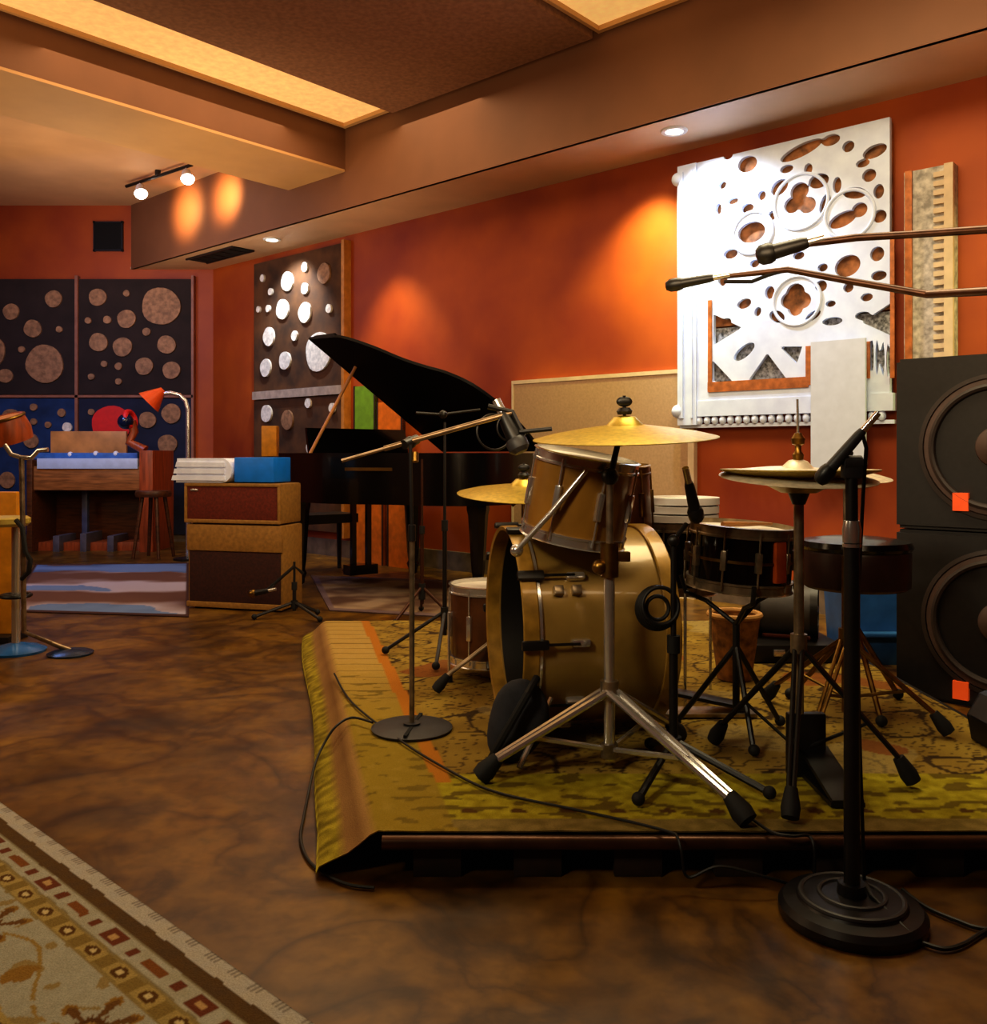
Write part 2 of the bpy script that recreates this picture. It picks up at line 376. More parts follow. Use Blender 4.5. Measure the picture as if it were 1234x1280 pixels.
# ================================================================ taupe gobo on the right wall
g0, g1 = wall_sz(640, 500, .05)[0], wall_sz(868, 500, .05)[0]
gb = thing('acoustic_gobo', 'wide taupe fabric panel standing against the orange wall', 'acoustic panel', WR((g0+g1)/2, .05, 0))
part('fabric_panel', MB().prism([(g0+.02, .012), (g1-.05, .012), (g1-.05, .05), (g0+.02, .05)], .12, 1.645, f2), greyp, gb)
part('frame', MB().prism([(g0, .006), (g1, .006), (g1, .056), (g0, .056)], 1.645, 1.675, f2).prism([(g1-.05, .006), (g1, .006), (g1, .056), (g1-.05, .056)], .0, 1.645, f2)
     .prism([(g0, .006), (g0+.02, .006), (g0+.02, .056), (g0, .056)], .0, 1.645, f2).prism([(g0, .006), (g1, .006), (g1, .056), (g0, .056)], .09, .12, f2), creamedge, gb)

# ================================================================ carved white screens
def seg_holes(s0, z0):
    """holes given as they lie on the wall: lists of ('e', s, z, rs, rz, angle) and ('t', three points)"""
    L = []
    def e(u, v, ru, rv=None, ang=0):
        s, z = wall_sz(u, v, .1); Y = WR(s, 0, 0).y; k = Y/F
        L.append(('e', s, z, ru*k*1.06, (rv or ru)*k, ang))
    def t(*p): L.append(('t', [wall_sz(820+x/2.981, 160+y/2.981, .1) for x, y in p]))
    for a in ((1001, 240, 11), (992, 257, 10), (1011, 257, 10)): e(*a)
    e(976, 235, 11, 9, .5); e(1025, 227, 12, 9); e(1048, 232, 5, 10); e(1033, 256, 6, 13, -.3); e(1070, 242, 14, 7, -.2); e(1055, 275, 17, 9, .3); e(1076, 263, 9, 9)
    e(1101, 271, 8, 8); e(954, 245, 5, 6); e(1003, 189, 26, 8, .25); e(936, 206, 12, 10); e(1040, 176, 11, 7); e(1062, 184, 7, 7)
    e(967, 270, 5, 6); e(1098, 318, 8, 9); e(1061, 333, 15, 13, .3); e(1095, 190, 14, 8, .2); e(1088, 220, 8, 8); e(912, 195, 6, 5); e(941, 291, 17, 13); e(936, 261, 8, 6)
    for a in ((996, 366, 11), (988, 376, 10), (1005, 376, 10), (996, 386, 9)): e(*a)
    e(964, 366, 6, 8); e(1028, 358, 7, 7); e(932, 380, 9, 6, .2); e(949, 390, 4, 6, -.3); e(973, 396, 10, 7, -.5); e(1018, 395, 10, 5, .5); e(1040, 380, 6, 4)
    t((220, 695), (325, 745), (220, 810)); t((885, 650), (770, 725), (880, 775)); e(932, 440, 15, 7, .6)
    t((350, 940), (420, 840), (495, 940)); t((215, 865), (295, 950), (215, 945)); t((465, 815), (550, 815), (530, 880))
    for a in ((905, 232, 5), (918, 252, 7, 4), (900, 262, 4, 7), (915, 318, 9, 6), (945, 330, 6, 5), (1000, 320, 7, 5), (1030, 335, 6, 5), (1100, 345, 9, 6), (1085, 372, 7, 5), (1062, 360, 6, 6), (905, 350, 6, 8), (1080, 395, 9, 5), (1042, 402, 12, 5), (910, 402, 6, 4), (985, 212, 8, 5), (1012, 212, 5, 7), (1100, 240, 6, 9), (1080, 205, 8, 5)): e(*a)
    for k in range(4): e(1091+k*7-(k > 3)*1, 445+k*2, 2.2, 22)
    return L
def hole_dist(L, s, z):
    d = 9.
    for h in L:
        if h[0] == 'e':
            _, a, b, rs, rz, an = h; x, y = s-a, z-b
            if abs(x) > rs*2.5+rz and abs(y) > rz*2.5+rs: continue
            c, q = math.cos(an), math.sin(an); x, y = x*c+y*q, -x*q+y*c
            k = math.hypot(x/rs, y/rz); v = (k-1)*min(rs, rz)
        else:
            P = h[1]; cx = sum(p[0] for p in P)/3; cz = sum(p[1] for p in P)/3; v = -9
            for i in range(3):
                (x0, y0), (x1, y1) = P[i], P[(i+1) % 3]
                nx, ny = y1-y0, -(x1-x0); l = math.hypot(nx, ny); nx /= l; ny /= l
                if nx*(cx-x0)+ny*(cz-y0) > 0: nx, ny = -nx, -ny
                v = max(v, nx*(s-x0)+ny*(z-y0))
        d = min(d, v)
    return d
def pierced(L, s0, s1, z0, z1, o0, o1, step=.013):
    nx, nz = int((s1-s0)/step)+1, int((z1-z0)/step)+1
    S = [s0+(s1-s0)*i/nx for i in range(nx+1)]; Z = [z0+(z1-z0)*j/nz for j in range(nz+1)]
    V = [[hole_dist(L, s, z) for z in Z] for s in S]
    bm = bmesh.new(); cache = {}
    def vert(s, z):
        k = (round(s, 4), round(z, 4))
        if k not in cache: cache[k] = bm.verts.new(WR(s, o1, z))
        return cache[k]
    for i in range(nx):
        for j in range(nz):
            cs = ((i, j), (i+1, j), (i+1, j+1), (i, j+1)); poly = []
            for q in range(4):
                (a, b), (c, d) = cs[q], cs[(q+1) % 4]; va, vb = V[a][b], V[c][d]
                if va > 0: poly.append(vert(S[a], Z[b]))
                if (va > 0) != (vb > 0):
                    f = va/(va-vb); f = min(.97, max(.03, f)); poly.append(vert(S[a]+(S[c]-S[a])*f, Z[b]+(Z[d]-Z[b])*f))
            pp = []
            for x in poly:
                if x not in pp: pp.append(x)
            if len(pp) >= 3:
                try: bm.faces.new(pp)
                except ValueError: pass
    r = bmesh.ops.extrude_face_region(bm, geom=bm.faces[:])
    bmesh.ops.translate(bm, vec=N2*(o0-o1), verts=[g for g in r['geom'] if isinstance(g, bmesh.types.BMVert)])
    mb = MB(); mb.bm.free(); mb.bm = bm; return mb
S0, S1 = wall_sz(850, 400, .1)[0], wall_sz(1118, 400, .1)[0]; ZB, ZT = 1.26, 3.13
sc = thing('carved_screen', 'large white carved lattice screen hung on orange wall, brightly lit', 'wall screen', WR((S0+S1)/2, .06, ZB))
HL = seg_holes(S0, ZB)
part('tracery', pierced(HL, S0+.14, S1-.02, ZB+.16, ZT, .085, .12), screenw, sc)
part('backing_board', MB().prism([(S0+.1, .06), (S1-.02, .06), (S1-.02, .075), (S0+.1, .075)], 1.95, ZT-.02, f2), latback, sc, 'brown board seen through the holes')
part('lower_backing_board', MB().prism([(S0+.1, .06), (S1-.02, .06), (S1-.02, .075), (S0+.1, .075)], ZB+.1, 1.94, f2), latback2, sc, 'mottled grey board seen through the lower holes')
fr = MB(); fr.prism([(S0, .06), (S0+.15, .06), (S0+.15, .135), (S0, .135)], ZB, ZT, f2)
fr.prism([(S0+.15, .06), (S1, .06), (S1, .125), (S0+.15, .125)], ZB+.06, ZB+.17, f2)
fr.prism([(S0+.02, .135), (S0+.05, .135), (S0+.05, .15), (S0+.02, .15)], ZB+.05, ZT-.05, f2)
fr.prism([(S0+.11, .135), (S0+.125, .135), (S0+.125, .147), (S0+.11, .147)], ZB+.05, ZT-.05, f2)
for k in range(15):
    zz = ZB+.12*k+.1
    if k in (0, 14): fr.sphere(WR(S0+.0, .12, zz), .05)
for (u, v, r_) in ((1001, 252, 34), (1062, 268, 30), (996, 376, 30), (941, 291, 26)):
    q = wall_sz(u, v, .12); fr.ring(WR(q[0], .12, q[1]), r_*WR(q[0], 0, 0).y/F, .012, N2, 48)
part('frame', fr, screenw, sc)
tm = MB()
for k in range(22):
    s = S0+.16+k*.06
    if s < S1-.03: tm.sphere(WR(s, .1, ZB+.03), .026, (1, 1, 1.3), seg=10)
tm.prism([(S0, .06), (S1, .06), (S1, .1), (S0, .1)], ZB-.02, ZB+.005, f2)
part('bead_moulding', tm, screenw, sc)
def strip(u0, v0, u1, v1, w=.03):
    a = wall_sz(u0, v0, .12); b = wall_sz(u1, v1, .12)
    cm = MB().prism([(min(a[0], b[0])-w/2, min(a[1], b[1])-w/2), (max(a[0], b[0])+w/2, min(a[1], b[1])-w/2), (max(a[0], b[0])+w/2, max(a[1], b[1])+w/2), (min(a[0], b[0])-w/2, max(a[1], b[1])+w/2)],
             .118, .128, lambda s, z, o: WR(s, o, z)); part('inlay_strip', cm, copperline, sc, 'copper-brown inlaid border line')
strip(888, 378, 888, 478); strip(888, 481, 1008, 481, .035); strip(1011, 436, 1011, 478, .035); strip(1085, 430, 1085, 470); strip(1116, 300, 1116, 470, .025)
T0, T1 = wall_sz(1129, 400, .1)[0], wall_sz(1192, 400, .1)[0]
s2 = thing('carved_screen', 'narrow pale carved screen strip above the stacked loudspeakers', 'wall screen', WR((T0+T1)/2, .06, 1.3))
part('panel', MB().prism([(T0, .005), (T1, .005), (T1, .08), (T0, .08)], 1.3, 2.78, f2), M('aged_white_paint', 'b9b2a8', .6, var=.25, scale=26), s2)
tm = MB()
for k in range(26): tm.prism([(T1-.11, .08), (T1-.05, .08), (T1-.05, .105), (T1-.11, .105)], 1.36+k*.054, 1.39+k*.054, f2)
tm.prism([(T1-.05, .08), (T1, .08), (T1, .11), (T1-.05, .11)], 1.3, 2.78, f2)
part('dentil_moulding', tm, creamedge, s2)
part('side_strip', MB().prism([(T0+.01, .08), (T0+.05, .08), (T0+.05, .1), (T0+.01, .1)], 1.3, 2.78, f2), copperline, s2)
w0, z1 = wall_sz(1014, 428, .19); w1, z0 = wall_sz(1082, 602, .19)
wb = thing('white_board', 'plain white upright panel overlapping the carved screen', 'panel', WR((w0+w1)/2, .19, z0))
part('panel_face', MB().prism([(w0, .17), (w1, .17), (w1, .195), (w0, .195)], z0, z1, f2), M('flat_white', 'cdd4e4', .6, var=.03), wb)
part('back_batten', MB().prism([(w0+.05, .13), (w1-.05, .13), (w1-.05, .17), (w0+.05, .17)], z1-.3, z1-.2, f2).prism([(w0+.05, .006), (w1-.05, .006), (w1-.05, .17), (w0+.05, .17)], z0+.1, z0+.2, f2), creamedge, wb)

# ================================================================ far rugs
def vrug(name, label, corners, colfn, nx, ny, zf, mat, thick=.006, cat='rug', hole=None):
    """woven rug on a quad of floor points; colours woven in per vertex"""
    a, b, c, d = [Vector(p) for p in corners]            # a-b first edge, d-c opposite
    verts = []; cols = []
    for j in range(ny+1):
        for i in range(nx+1):
            x, y = i/nx, j/ny; p = (a*(1-x)+b*x)*(1-y)+(d*(1-x)+c*x)*y
            verts.append((p.x, p.y, zf(x, y))); cols.append((*lin(colfn(x, y, p)), 1))
    faces = [(j*(nx+1)+i, j*(nx+1)+i+1, (j+1)*(nx+1)+i+1, (j+1)*(nx+1)+i) for j in range(ny) for i in range(nx)]
    nv = len(verts); rim = [i for i in range(nx+1)]+[j*(nx+1)+nx for j in range(1, ny+1)]+[ny*(nx+1)+i for i in range(nx-1, -1, -1)]+[j*(nx+1) for j in range(ny-1, 0, -1)]
    base = len(verts)
    for k in rim: verts.append((verts[k][0], verts[k][1], verts[k][2]-thick)); cols.append(cols[k])
    n = len(rim)
    for k in range(n): faces.append((rim[k], rim[(k+1) % n], base+(k+1) % n, base+k))
    me = bpy.data.meshes.new(name); me.from_pydata(verts, [], faces)
    ca = me.color_attributes.new('weave', 'FLOAT_COLOR', 'POINT'); ca.data.foreach_set('color', [x for c_ in cols for x in c_])
    me.polygons.foreach_set('use_smooth', [True]*len(me.polygons)); me.materials.append(mat)
    o = bpy.data.objects.new(name, me); C.objects.link(o); tag(o, label, cat, None); return o
def mixc(a, b, t): t = max(0., min(1., t)); return tuple(x+(y-x)*t for x, y in zip(a, b))
def hexc(h): return tuple(int(h[i:i+2], 16)/255 for i in (0, 2, 4))
def nz2(x, y, s, o=0.): return mnoise.noise(Vector((x*s+o, y*s-o, o*1.7)))
weave = M_attr('woven_rug')
def farcol(x, y, p):
    n = nz2(p.x, p.y*2.2, 1.4, 3)+.5*nz2(p.x, p.y, 5, 1)
    band = math.sin(p.y*5.5+n*1.6)
    c = mixc(hexc('6a4a3c'), hexc('b4aab0'), band*.8+.35)
    if nz2(p.x, p.y, 1.0, 9)+band*.4 > .28: c = mixc(c, hexc('3c68a0'), .6)
    if min(x, 1-x) < .02 or min(y, 1-y) < .03: c = hexc('4a3028')
    return c
vrug('patterned_rug', 'worn blue and grey patterned rug on floor before the organ',
     [G(8, 765), G(236, 772), G(236, 704), G(44, 706)], farcol, 90, 90, lambda x, y: .007, weave)
def tancol(x, y, p):
    n = nz2(p.x, p.y, 3, 3)+.5*nz2(p.x, p.y, 9, 1)
    c = mixc(hexc('5a4030'), hexc('9c8468'), n*1.2+.5)
    if min(x, 1-x) < .05 or min(y, 1-y) < .06: c = mixc(c, hexc('6e5a60'), .8)
    return c
vrug('piano_rug', 'tan and brown patterned rug lying under the grand piano',
     [G(412, 764), G(590, 774), G(600, 728), G(388, 720)], tancol, 80, 80, lambda x, y: .008, weave)

# ================================================================ near rug
E0 = Vector((-1.48, 2.71, 0)); e1 = Vector((.737, -.676, 0)); m1 = Vector((-.676, -.737, 0))
LA0, LA1, LD = -.75, 2.35, 1.25
cream, gold, brownc, redb, greyw = hexc('a7a496'), hexc('988550'), hexc('54402a'), hexc('6a3820'), hexc('a8a49e')
def nearcol(x, y, p):
    a = LA0+(LA1-LA0)*x; d = LD*y
    n = .5+.5*nz2(a, d, 40, 2); w = .004*nz2(a, d, 18, 5); d += w
    if d < .045:
        c = mixc(greyw, hexc('b0a696'), n)
        return mixc(c, hexc('6a6058'), .7 if (a*90) % 1 < .25 and d < .02 else 0)
    if d < .083: return mixc(brownc, hexc('5e4420'), n)
    if d < .142:
        c = mixc(cream, hexc('8f8668'), n*.5)
        t = (a-.1) % .36; v = d-.1125
        def sq(t0, rx, ry, col, inner=None):
            q = max(abs(t-t0)/rx, abs(v)/ry)
            if q < 1: return inner if inner and q < .4 else col
        for r in (sq(.18, .035, .02, redb, hexc('b08f60')), sq(.09, .014, .014, redb), sq(.27, .014, .014, redb), sq(.02, .022, .011, hexc('7a4a20')), sq(.34, .022, .011, hexc('7a4a20'))):
            if r: return r
        if abs(v) > .026: return mixc(c, hexc('70603e'), .6)
        return c
    if d < .195:
        c = mixc(gold, hexc('b39a5a'), n*.6); t = a % .12; v = d-.168
        q = math.hypot((t-.06)/.024, v/.016)
        if q < 1: return hexc('5a3c16') if q > .45 else hexc('c2b080')
        if abs(v) > .02: return mixc(c, hexc('7a6a44'), .6)
        if t < .02 or t > .1: return mixc(c, hexc('6a5424'), .6)
        return c
    if .37 < d < .425:
        c = mixc(gold, hexc('b39a5a'), n*.6); q = math.hypot(((a % .1)-.05)/.02, (d-.397)/.014)
        return hexc('5a3c16') if q < 1 else c
    f = d if d < .37 else d-.23
    c = mixc(hexc('a4a190'), hexc('928e7c'), n*.6)
    t = ((a+.03) % .52)-.26; v = f-.285
    if d > .425: t = ((a+.2) % .44)-.22; v = ((d-.6) % .4)-.2
    r = math.hypot(t, v); th = math.atan2(v, t)
    pet = .058+.026*math.cos(6*th)
    if r < .014: return hexc('9a7a48')
    if r < .028: return hexc('5c3c18')
    if r < pet: return hexc('6a4820') if math.cos(12*th) > -.3 else c
    if r < pet+.012 and math.cos(6*th) > .2: return hexc('8c6a2c')
    t2 = ((a+.03) % .52)-.0; t2 = min(t2, .52-t2)
    if d < .37 and math.hypot(t2/.032, (v-.02)/.03) < 1+.35*math.cos(3*th): return hexc('8a682c')
    if d < .37 and abs(v-.045*math.sin(a*12.1)) < .0045 and nz2(a, d, 30, 7) > -.15: return hexc('93793f')
    if nz2(a, d, 22, 11) > .42: return mixc(c, hexc('8c7440'), .8)
    return c
ca, cb = E0+e1*LA0, E0+e1*LA1
vrug('oriental_rug', 'cream oriental rug with brown and gold floral border in the near corner', [ca, cb, cb+m1*LD, ca+m1*LD], nearcol, 520, 280,
     lambda x, y: .009, weave, thick=.009)

# ================================================================ drum riser and its rug
RZ = .112; RF, RB, RR = 2.215, 5.1, 1.7
def RL(Y): return -.284-.2318*(Y-RF)
rs = thing('drum_riser', 'low black platform carrying the drum kit', 'riser', (.6, 3.6, 0))
part('deck', MB().prism([(RL(RF)+.01, RF+.03), (RR, RF+.03), (RR, RB), (RL(RB)+.01, RB)], .078, RZ, None), riserm, rs)
nm = MB(); nm.tube([(RL(RF)+.01, RF+.012, .094), (RR, RF+.012, .094)], .018, 12); part('nosing', nm, nosing, rs, 'shiny metal edge strip')
part('plinth', MB().prism([(RL(RF)+.06, RF+.1), (RR-.05, RF+.1), (RR-.05, RB-.05), (RL(RB)+.06, RB-.05)], .0, .078, None), dark, rs)
for k in range(8):
    x = -.19+k*.25
    part('support_block', MB().box((x+.05, RF+.07, .036), (.12, .08, .072), bevel=.004), M('riser_block_wood', '2a180b', .7, var=.3), rs)
def kitcol(x, y, p):
    X, Y = p.x, p.y; dl = X-RL(Y); df = Y-RF; n = nz2(X, Y, 7, 4); f = nz2(X, Y, 38, 8); f2_ = nz2(X*1.0, Y*2.4, 12, 3)
    if dl < -.075:                                                           # yellow edge tuft
        return mixc(hexc('6a5a10'), hexc('a8962c'), .5+f)
    if dl < .0: return mixc(hexc('a07c48'), hexc('7d5a34'), .5+.5*math.sin(dl*160)+.3*n)
    back = max(0, min(1, (df-.75)/1.2))
    if dl < .2:
        c = mixc(hexc('8a7220'), hexc('a88a48'), back)
        if back > .35 and (Y*9.) % 1 < .1: c = mixc(c, hexc('6e5424'), .7)
        if f2_ > .25 and back < .7: c = mixc(c, hexc('5c4a10'), .6)
        return mixc(c, hexc('b09a60'), .25*f)
    if dl < .25 and df > .35: return hexc('a86a1c')
    if df < .09:
        c = hexc('84703c'); return mixc(c, hexc('6a5a28'), .5+f)
    if df < .42 or dl < .2:
        c = mixc(hexc('86760f'), hexc('a89a26'), .5+.9*f)
        t = X % .13
        if math.hypot((t-.065)/.022, (df-.145)/.016) < 1: return hexc('54380e')
        if f2_ > .22: c = mixc(c, hexc('55430c'), .75)
        return c
    c = mixc(hexc('7d6224'), hexc('a08638'), .5+.8*n)
    if abs(f2_) < .05: c = mixc(c, hexc('3c2810'), .8)
    if abs(nz2(X, Y, 4.5, 21)) < .035: c = mixc(c, hexc('2c1c0c'), .8)
    if nz2(X, Y, 3., 31) > .3: c = mixc(c, hexc('9c8a5a'), .6)
    if nz2(X, Y, 3., 41) > .38: c = mixc(c, hexc('7a4018'), .7)
    return c
NX, NY = 230, 285; verts = []; cols = []
prof = [(-.128, .012), (-.124, .03), (-.105, .042), (-.085, .05), (-.06, .066), (-.035, .09), (-.015, .11), (0.004, .119)]
for j in range(NY+1):
    Y = RF+.02+(RB-.06-RF)*j/NY; xl = RL(Y)
    sag = .012*math.sin(Y*3.1)+.02*max(0, 1-(Y-RF)/.25)
    for (dx, z) in prof:
        p = Vector((xl+dx-sag*(1-z/.119), Y, max(.012, z+.004*nz2(dx*10, Y, 6)))); verts.append(p); cols.append((*lin(kitcol(0, 0, Vector((xl+dx, Y, 0)))), 1))
    for i in range(1, NX+1):
        x = xl+.004+(RR-.03-xl-.004)*i/NX; p = Vector((x, Y, .119+.0025*nz2(x, Y, 9)))
        verts.append(p); cols.append((*lin(kitcol(0, 0, p)), 1))
nc = len(prof)+NX
faces = [(j*nc+i, j*nc+i+1, (j+1)*nc+i+1, (j+1)*nc+i) for j in range(NY) for i in range(nc-1)]
rim = list(range(nc))+[j*nc+nc-1 for j in range(1, NY+1)]+[NY*nc+i for i in range(nc-2, -1, -1)]+[j*nc for j in range(NY-1, 0, -1)]
bs = len(verts)
for k in rim: verts.append(verts[k]-Vector((0, 0, .003))); cols.append(cols[k])
for k in range(len(rim)): faces.append((rim[k], rim[(k+1) % len(rim)], bs+(k+1) % len(rim), bs+k))
me = bpy.data.meshes.new('drum_rug'); me.from_pydata([tuple(v) for v in verts], [], faces)
cattr = me.color_attributes.new('weave', 'FLOAT_COLOR', 'POINT'); cattr.data.foreach_set('color', [x for c_ in cols for x in c_])
me.polygons.foreach_set('use_smooth', [True]*len(me.polygons)); me.materials.append(weave)
dr = bpy.data.objects.new('drum_rug', me); C.objects.link(dr); tag(dr, 'mustard yellow patterned rug draped over the drum platform edge', 'rug')
KZ = .122

# ================================================================ stands, cymbals, microphones
def leg_parts(t, top, feet, r, mat, fr=.018, low=None, brace=True):
    for f in feet:
        f = Vector(f); tip = f+Vector((0, 0, .04)); d = (tip-Vector(top)).normalized()
        mb = MB().tube([top, tip-d*.05], r, 8)
        side = d.cross(Vector((0, 0, 1))).normalized()*r*1.15
        if brace: mb.bm.free(); mb.bm = bmesh.new(); mb.tube([Vector(top)+side, tip-d*.05+side*.6], r*.75, 8).tube([Vector(top)-side, tip-d*.05-side*.6], r*.75, 8)
        l = part('leg', mb, mat, t)
        part('rubber_foot', MB().lathe([(0, 0), (fr*.8, 0), (fr*1.25, .05), (fr*1.1, .075), (0, .08)], tip-d*.055, d+Vector((0, 0, -.35)), 14), blackr, l)
        if low is not None:
            mid = Vector(top).lerp(tip, .62); part('brace', MB().tube([low, mid], r*.6, 6), mat, t)
def cymbal(t, c, R, axis, mat=brass, nut=True):
    prof = [(.006, .0), (R*.06, .0), (R*.12, -.004), (R*.2, -R*.1), (R*.5, -R*.14), (R*.8, -R*.19), (R, -R*.24), (R, -R*.248), (R*.8, -R*.2), (R*.5, -R*.15), (R*.2, -R*.112), (R*.1, -.012), (.006, -.006)]
    cy = part('cymbal', MB().lathe(prof, c, axis, 56, closed=True), mat, t)
    ax = Vector(axis).normalized(); c = Vector(c)
    if nut: part('wing_nut', MB().cyl(c-ax*.03, c+ax*.06, .005, 10).lathe([(0, .004), (.02, .004), (.024, .014), (.016, .024), (0, .026)], c, ax, 16)
                 .sphere(c+ax*.042, .016, (1.5, .6, 1)), blackp, t)
    return cy
def microphone(name, lab, a, b, r, mat=blackp, headmat=None, group='microphones on stands', head=.35):
    a, b = Vector(a), Vector(b); L = (b-a).length; ax = (b-a)/L         # a = cable end, b = head end
    t = thing(name, lab, 'microphone', a, group)
    part('body', MB().lathe([(0, 0), (r*.55, 0), (r*.7, L*.1), (r*.85, L*(1-head)), (0, L*(1-head))], a, ax, 18), mat, t)
    part('grille', MB().lathe([(0, L*(1-head)), (r*.95, L*(1-head)), (r*1.15, L*(1-head*.75)), (r*1.1, L*(1-head*.3)), (r*.7, L*.985), (0, L)], a, ax, 18), headmat or charcoal, t)
    part('connector', MB().lathe([(0, -.05), (r*.45, -.05), (r*.5, 0), (0, 0)], a, ax, 14), chrome, t)
    return t

# ---- crash stand in front of the toms
cb_ = Vector((.341, 2.66, KZ)); cs = thing('cymbal_stand', 'chrome double-braced stand holding big crash cymbal above the toms', 'cymbal stand', cb_, 'cymbal stands of the drum kit')
zc = .74
part('pole', MB().tube([cb_+Vector((0, 0, .03)), (.341, 2.66, zc)], .0165, 14), chrome, cs)
part('upper_pole', MB().tube([(.341, 2.66, zc-.03), (.343, 2.66, .98)], .011, 12), steel, cs)
part('clamp', MB().cyl((.341, 2.66, zc-.05), (.341, 2.66, zc+.05), .027).box((.372, 2.655, zc+.01), (.06, .014, .03), bevel=.004).sphere((.31, 2.65, zc-.02), .022), brassd, cs)
part('boom_arm', MB().tube([(.343, 2.66, .98), (.36, 2.67, 1.05), (.381, 2.69, 1.125)], [.011, .009, .008], 10).sphere((.343, 2.66, .985), .026).sphere((.376, 2.685, 1.09), .017), blackp, cs)
leg_parts(cs, (.341, 2.66, .36), [G(602, 978, KZ), G(932, 1032, KZ), Vector((.6, 2.93, KZ))], .0145, chrome, .024, low=cb_+Vector((0, 0, .06)))
part('leg_collar', MB().cyl((.341, 2.66, .33), (.341, 2.66, .385), .027), steel, cs); part('lower_collar', MB().cyl((.341, 2.66, .16), (.341, 2.66, .2), .025), steel, cs)
cymbal(cs, (.39, 2.69, 1.165), .275, (-.03, -.085, 1))
# ---- hi-hat
hb = Vector((.885, 2.62, KZ)); hh = thing('hi_hat_stand', 'tall tripod stand with silver-gold hi-hat cymbals and black pedal', 'hi-hat', hb, 'cymbal stands of the drum kit')
part('pole', MB().tube([hb+Vector((0, 0, .03)), (.885, 2.62, .96)], .0145, 12), steel, hh)
part('pull_rod', MB().tube([(.885, 2.62, .96), (.881, 2.62, 1.21)], .0035, 8), chrome, hh)
part('clutch', MB().lathe([(0, 0), (.014, 0), (.016, .02), (.009, .03), (.009, .045), (.017, .05), (.02, .066), (.01, .082), (0, .084)], (.883, 2.62, 1.03), (0, 0, 1), 16), brassd, hh)
part('seat_cup', MB().lathe([(0, -.06), (.018, -.06), (.036, -.012), (.03, 0), (0, 0)], (.885, 2.62, .965), (0, 0, 1), 18), blackp, hh)
leg_parts(hh, (.885, 2.62, .5), [G(893, 932, KZ), G(1141, 985, KZ), G(988, 1030, KZ)], .009, blackp, .02, low=hb+Vector((0, 0, .07)))
part('leg_collar', MB().cyl((.885, 2.62, .475), (.885, 2.62, .53), .024), steel, hh)
cymbal(hh, (.883, 2.62, 1.035), .222, (.015, -.10, 1), M('silver_gold_cymbal', 'e2d8c0', .4, .35, var=.1, scale=50), nut=False)
x = part('lower_cymbal', MB().lathe([(.02, 0), (.222, .052), (.222, .048), (.12, .02), (.05, -.016), (.02, -.016)], (.885, 2.62, .965-.01), (0, 0, 1), 48, closed=True), brass, hh)
pm = MB(); pm.box((.93, 2.5, KZ+.045), (.085, .27, .014), rot=Matrix.Rotation(.22, 3, 'X'), bevel=.004).box((.93, 2.52, KZ+.008), (.09, .3, .012)).box((.905, 2.62, KZ+.09), (.11, .03, .18), bevel=.006)
part('foot_pedal', pm, blackp, hh)
# ---- splash behind
pb_ = Vector((1.215, 3.12, KZ)); ps = thing('cymbal_stand', 'brass-legged tripod cymbal stand just in front of the drum throne', 'cymbal stand', pb_, 'cymbal stands of the drum kit')
part('pole', MB().tube([pb_+Vector((0, 0, .04)), (1.215, 3.12, .7)], .013, 12), brassd, ps)
part('upper_pole', MB().tube([(1.215, 3.12, .68), (1.215, 3.12, 1.002)], .008, 10), steel, ps)
leg_parts(ps, (1.215, 3.12, .42), [G(1185, 922, KZ), Vector((1.03, 3.4, KZ)), Vector((1.02, 2.88, KZ))], .0095, brassd, .02, low=pb_+Vector((0, 0, .09)))
part('leg_collar', MB().cyl((1.215, 3.12, .39), (1.215, 3.12, .45), .023), brassd, ps)
cymbal(ps, (1.215, 3.12, 1.012), .155, (.04, -.12, 1), MATS['silver_gold_cymbal'])
# ---- ride at left
rb = Vector((.12, 3.62, KZ)); rd = thing('cymbal_stand', 'stand with ride cymbal half hidden behind amber tom', 'cymbal stand', rb, 'cymbal stands of the drum kit')
part('pole', MB().tube([rb+Vector((0, 0, .04)), (.12, 3.62, .6)], .013, 12), steel, rd)
part('upper_pole', MB().tube([(.12, 3.62, .58), (.12, 3.6, .93)], .009, 10), steel, rd)
part('tilter', MB().sphere((.12, 3.6, .88), .03).cyl((.07, 3.59, .85), (.13, 3.6, .9), .012), tomd, rd)
leg_parts(rd, (.12, 3.62, .4), [Vector((-.22, 3.5, KZ)), Vector((.2, 4.0, KZ)), Vector((.36, 3.78, KZ))], .009, steel, .018)
cymbal(rd, (.12, 3.6, .955), .265, (.02, -.09, 1))

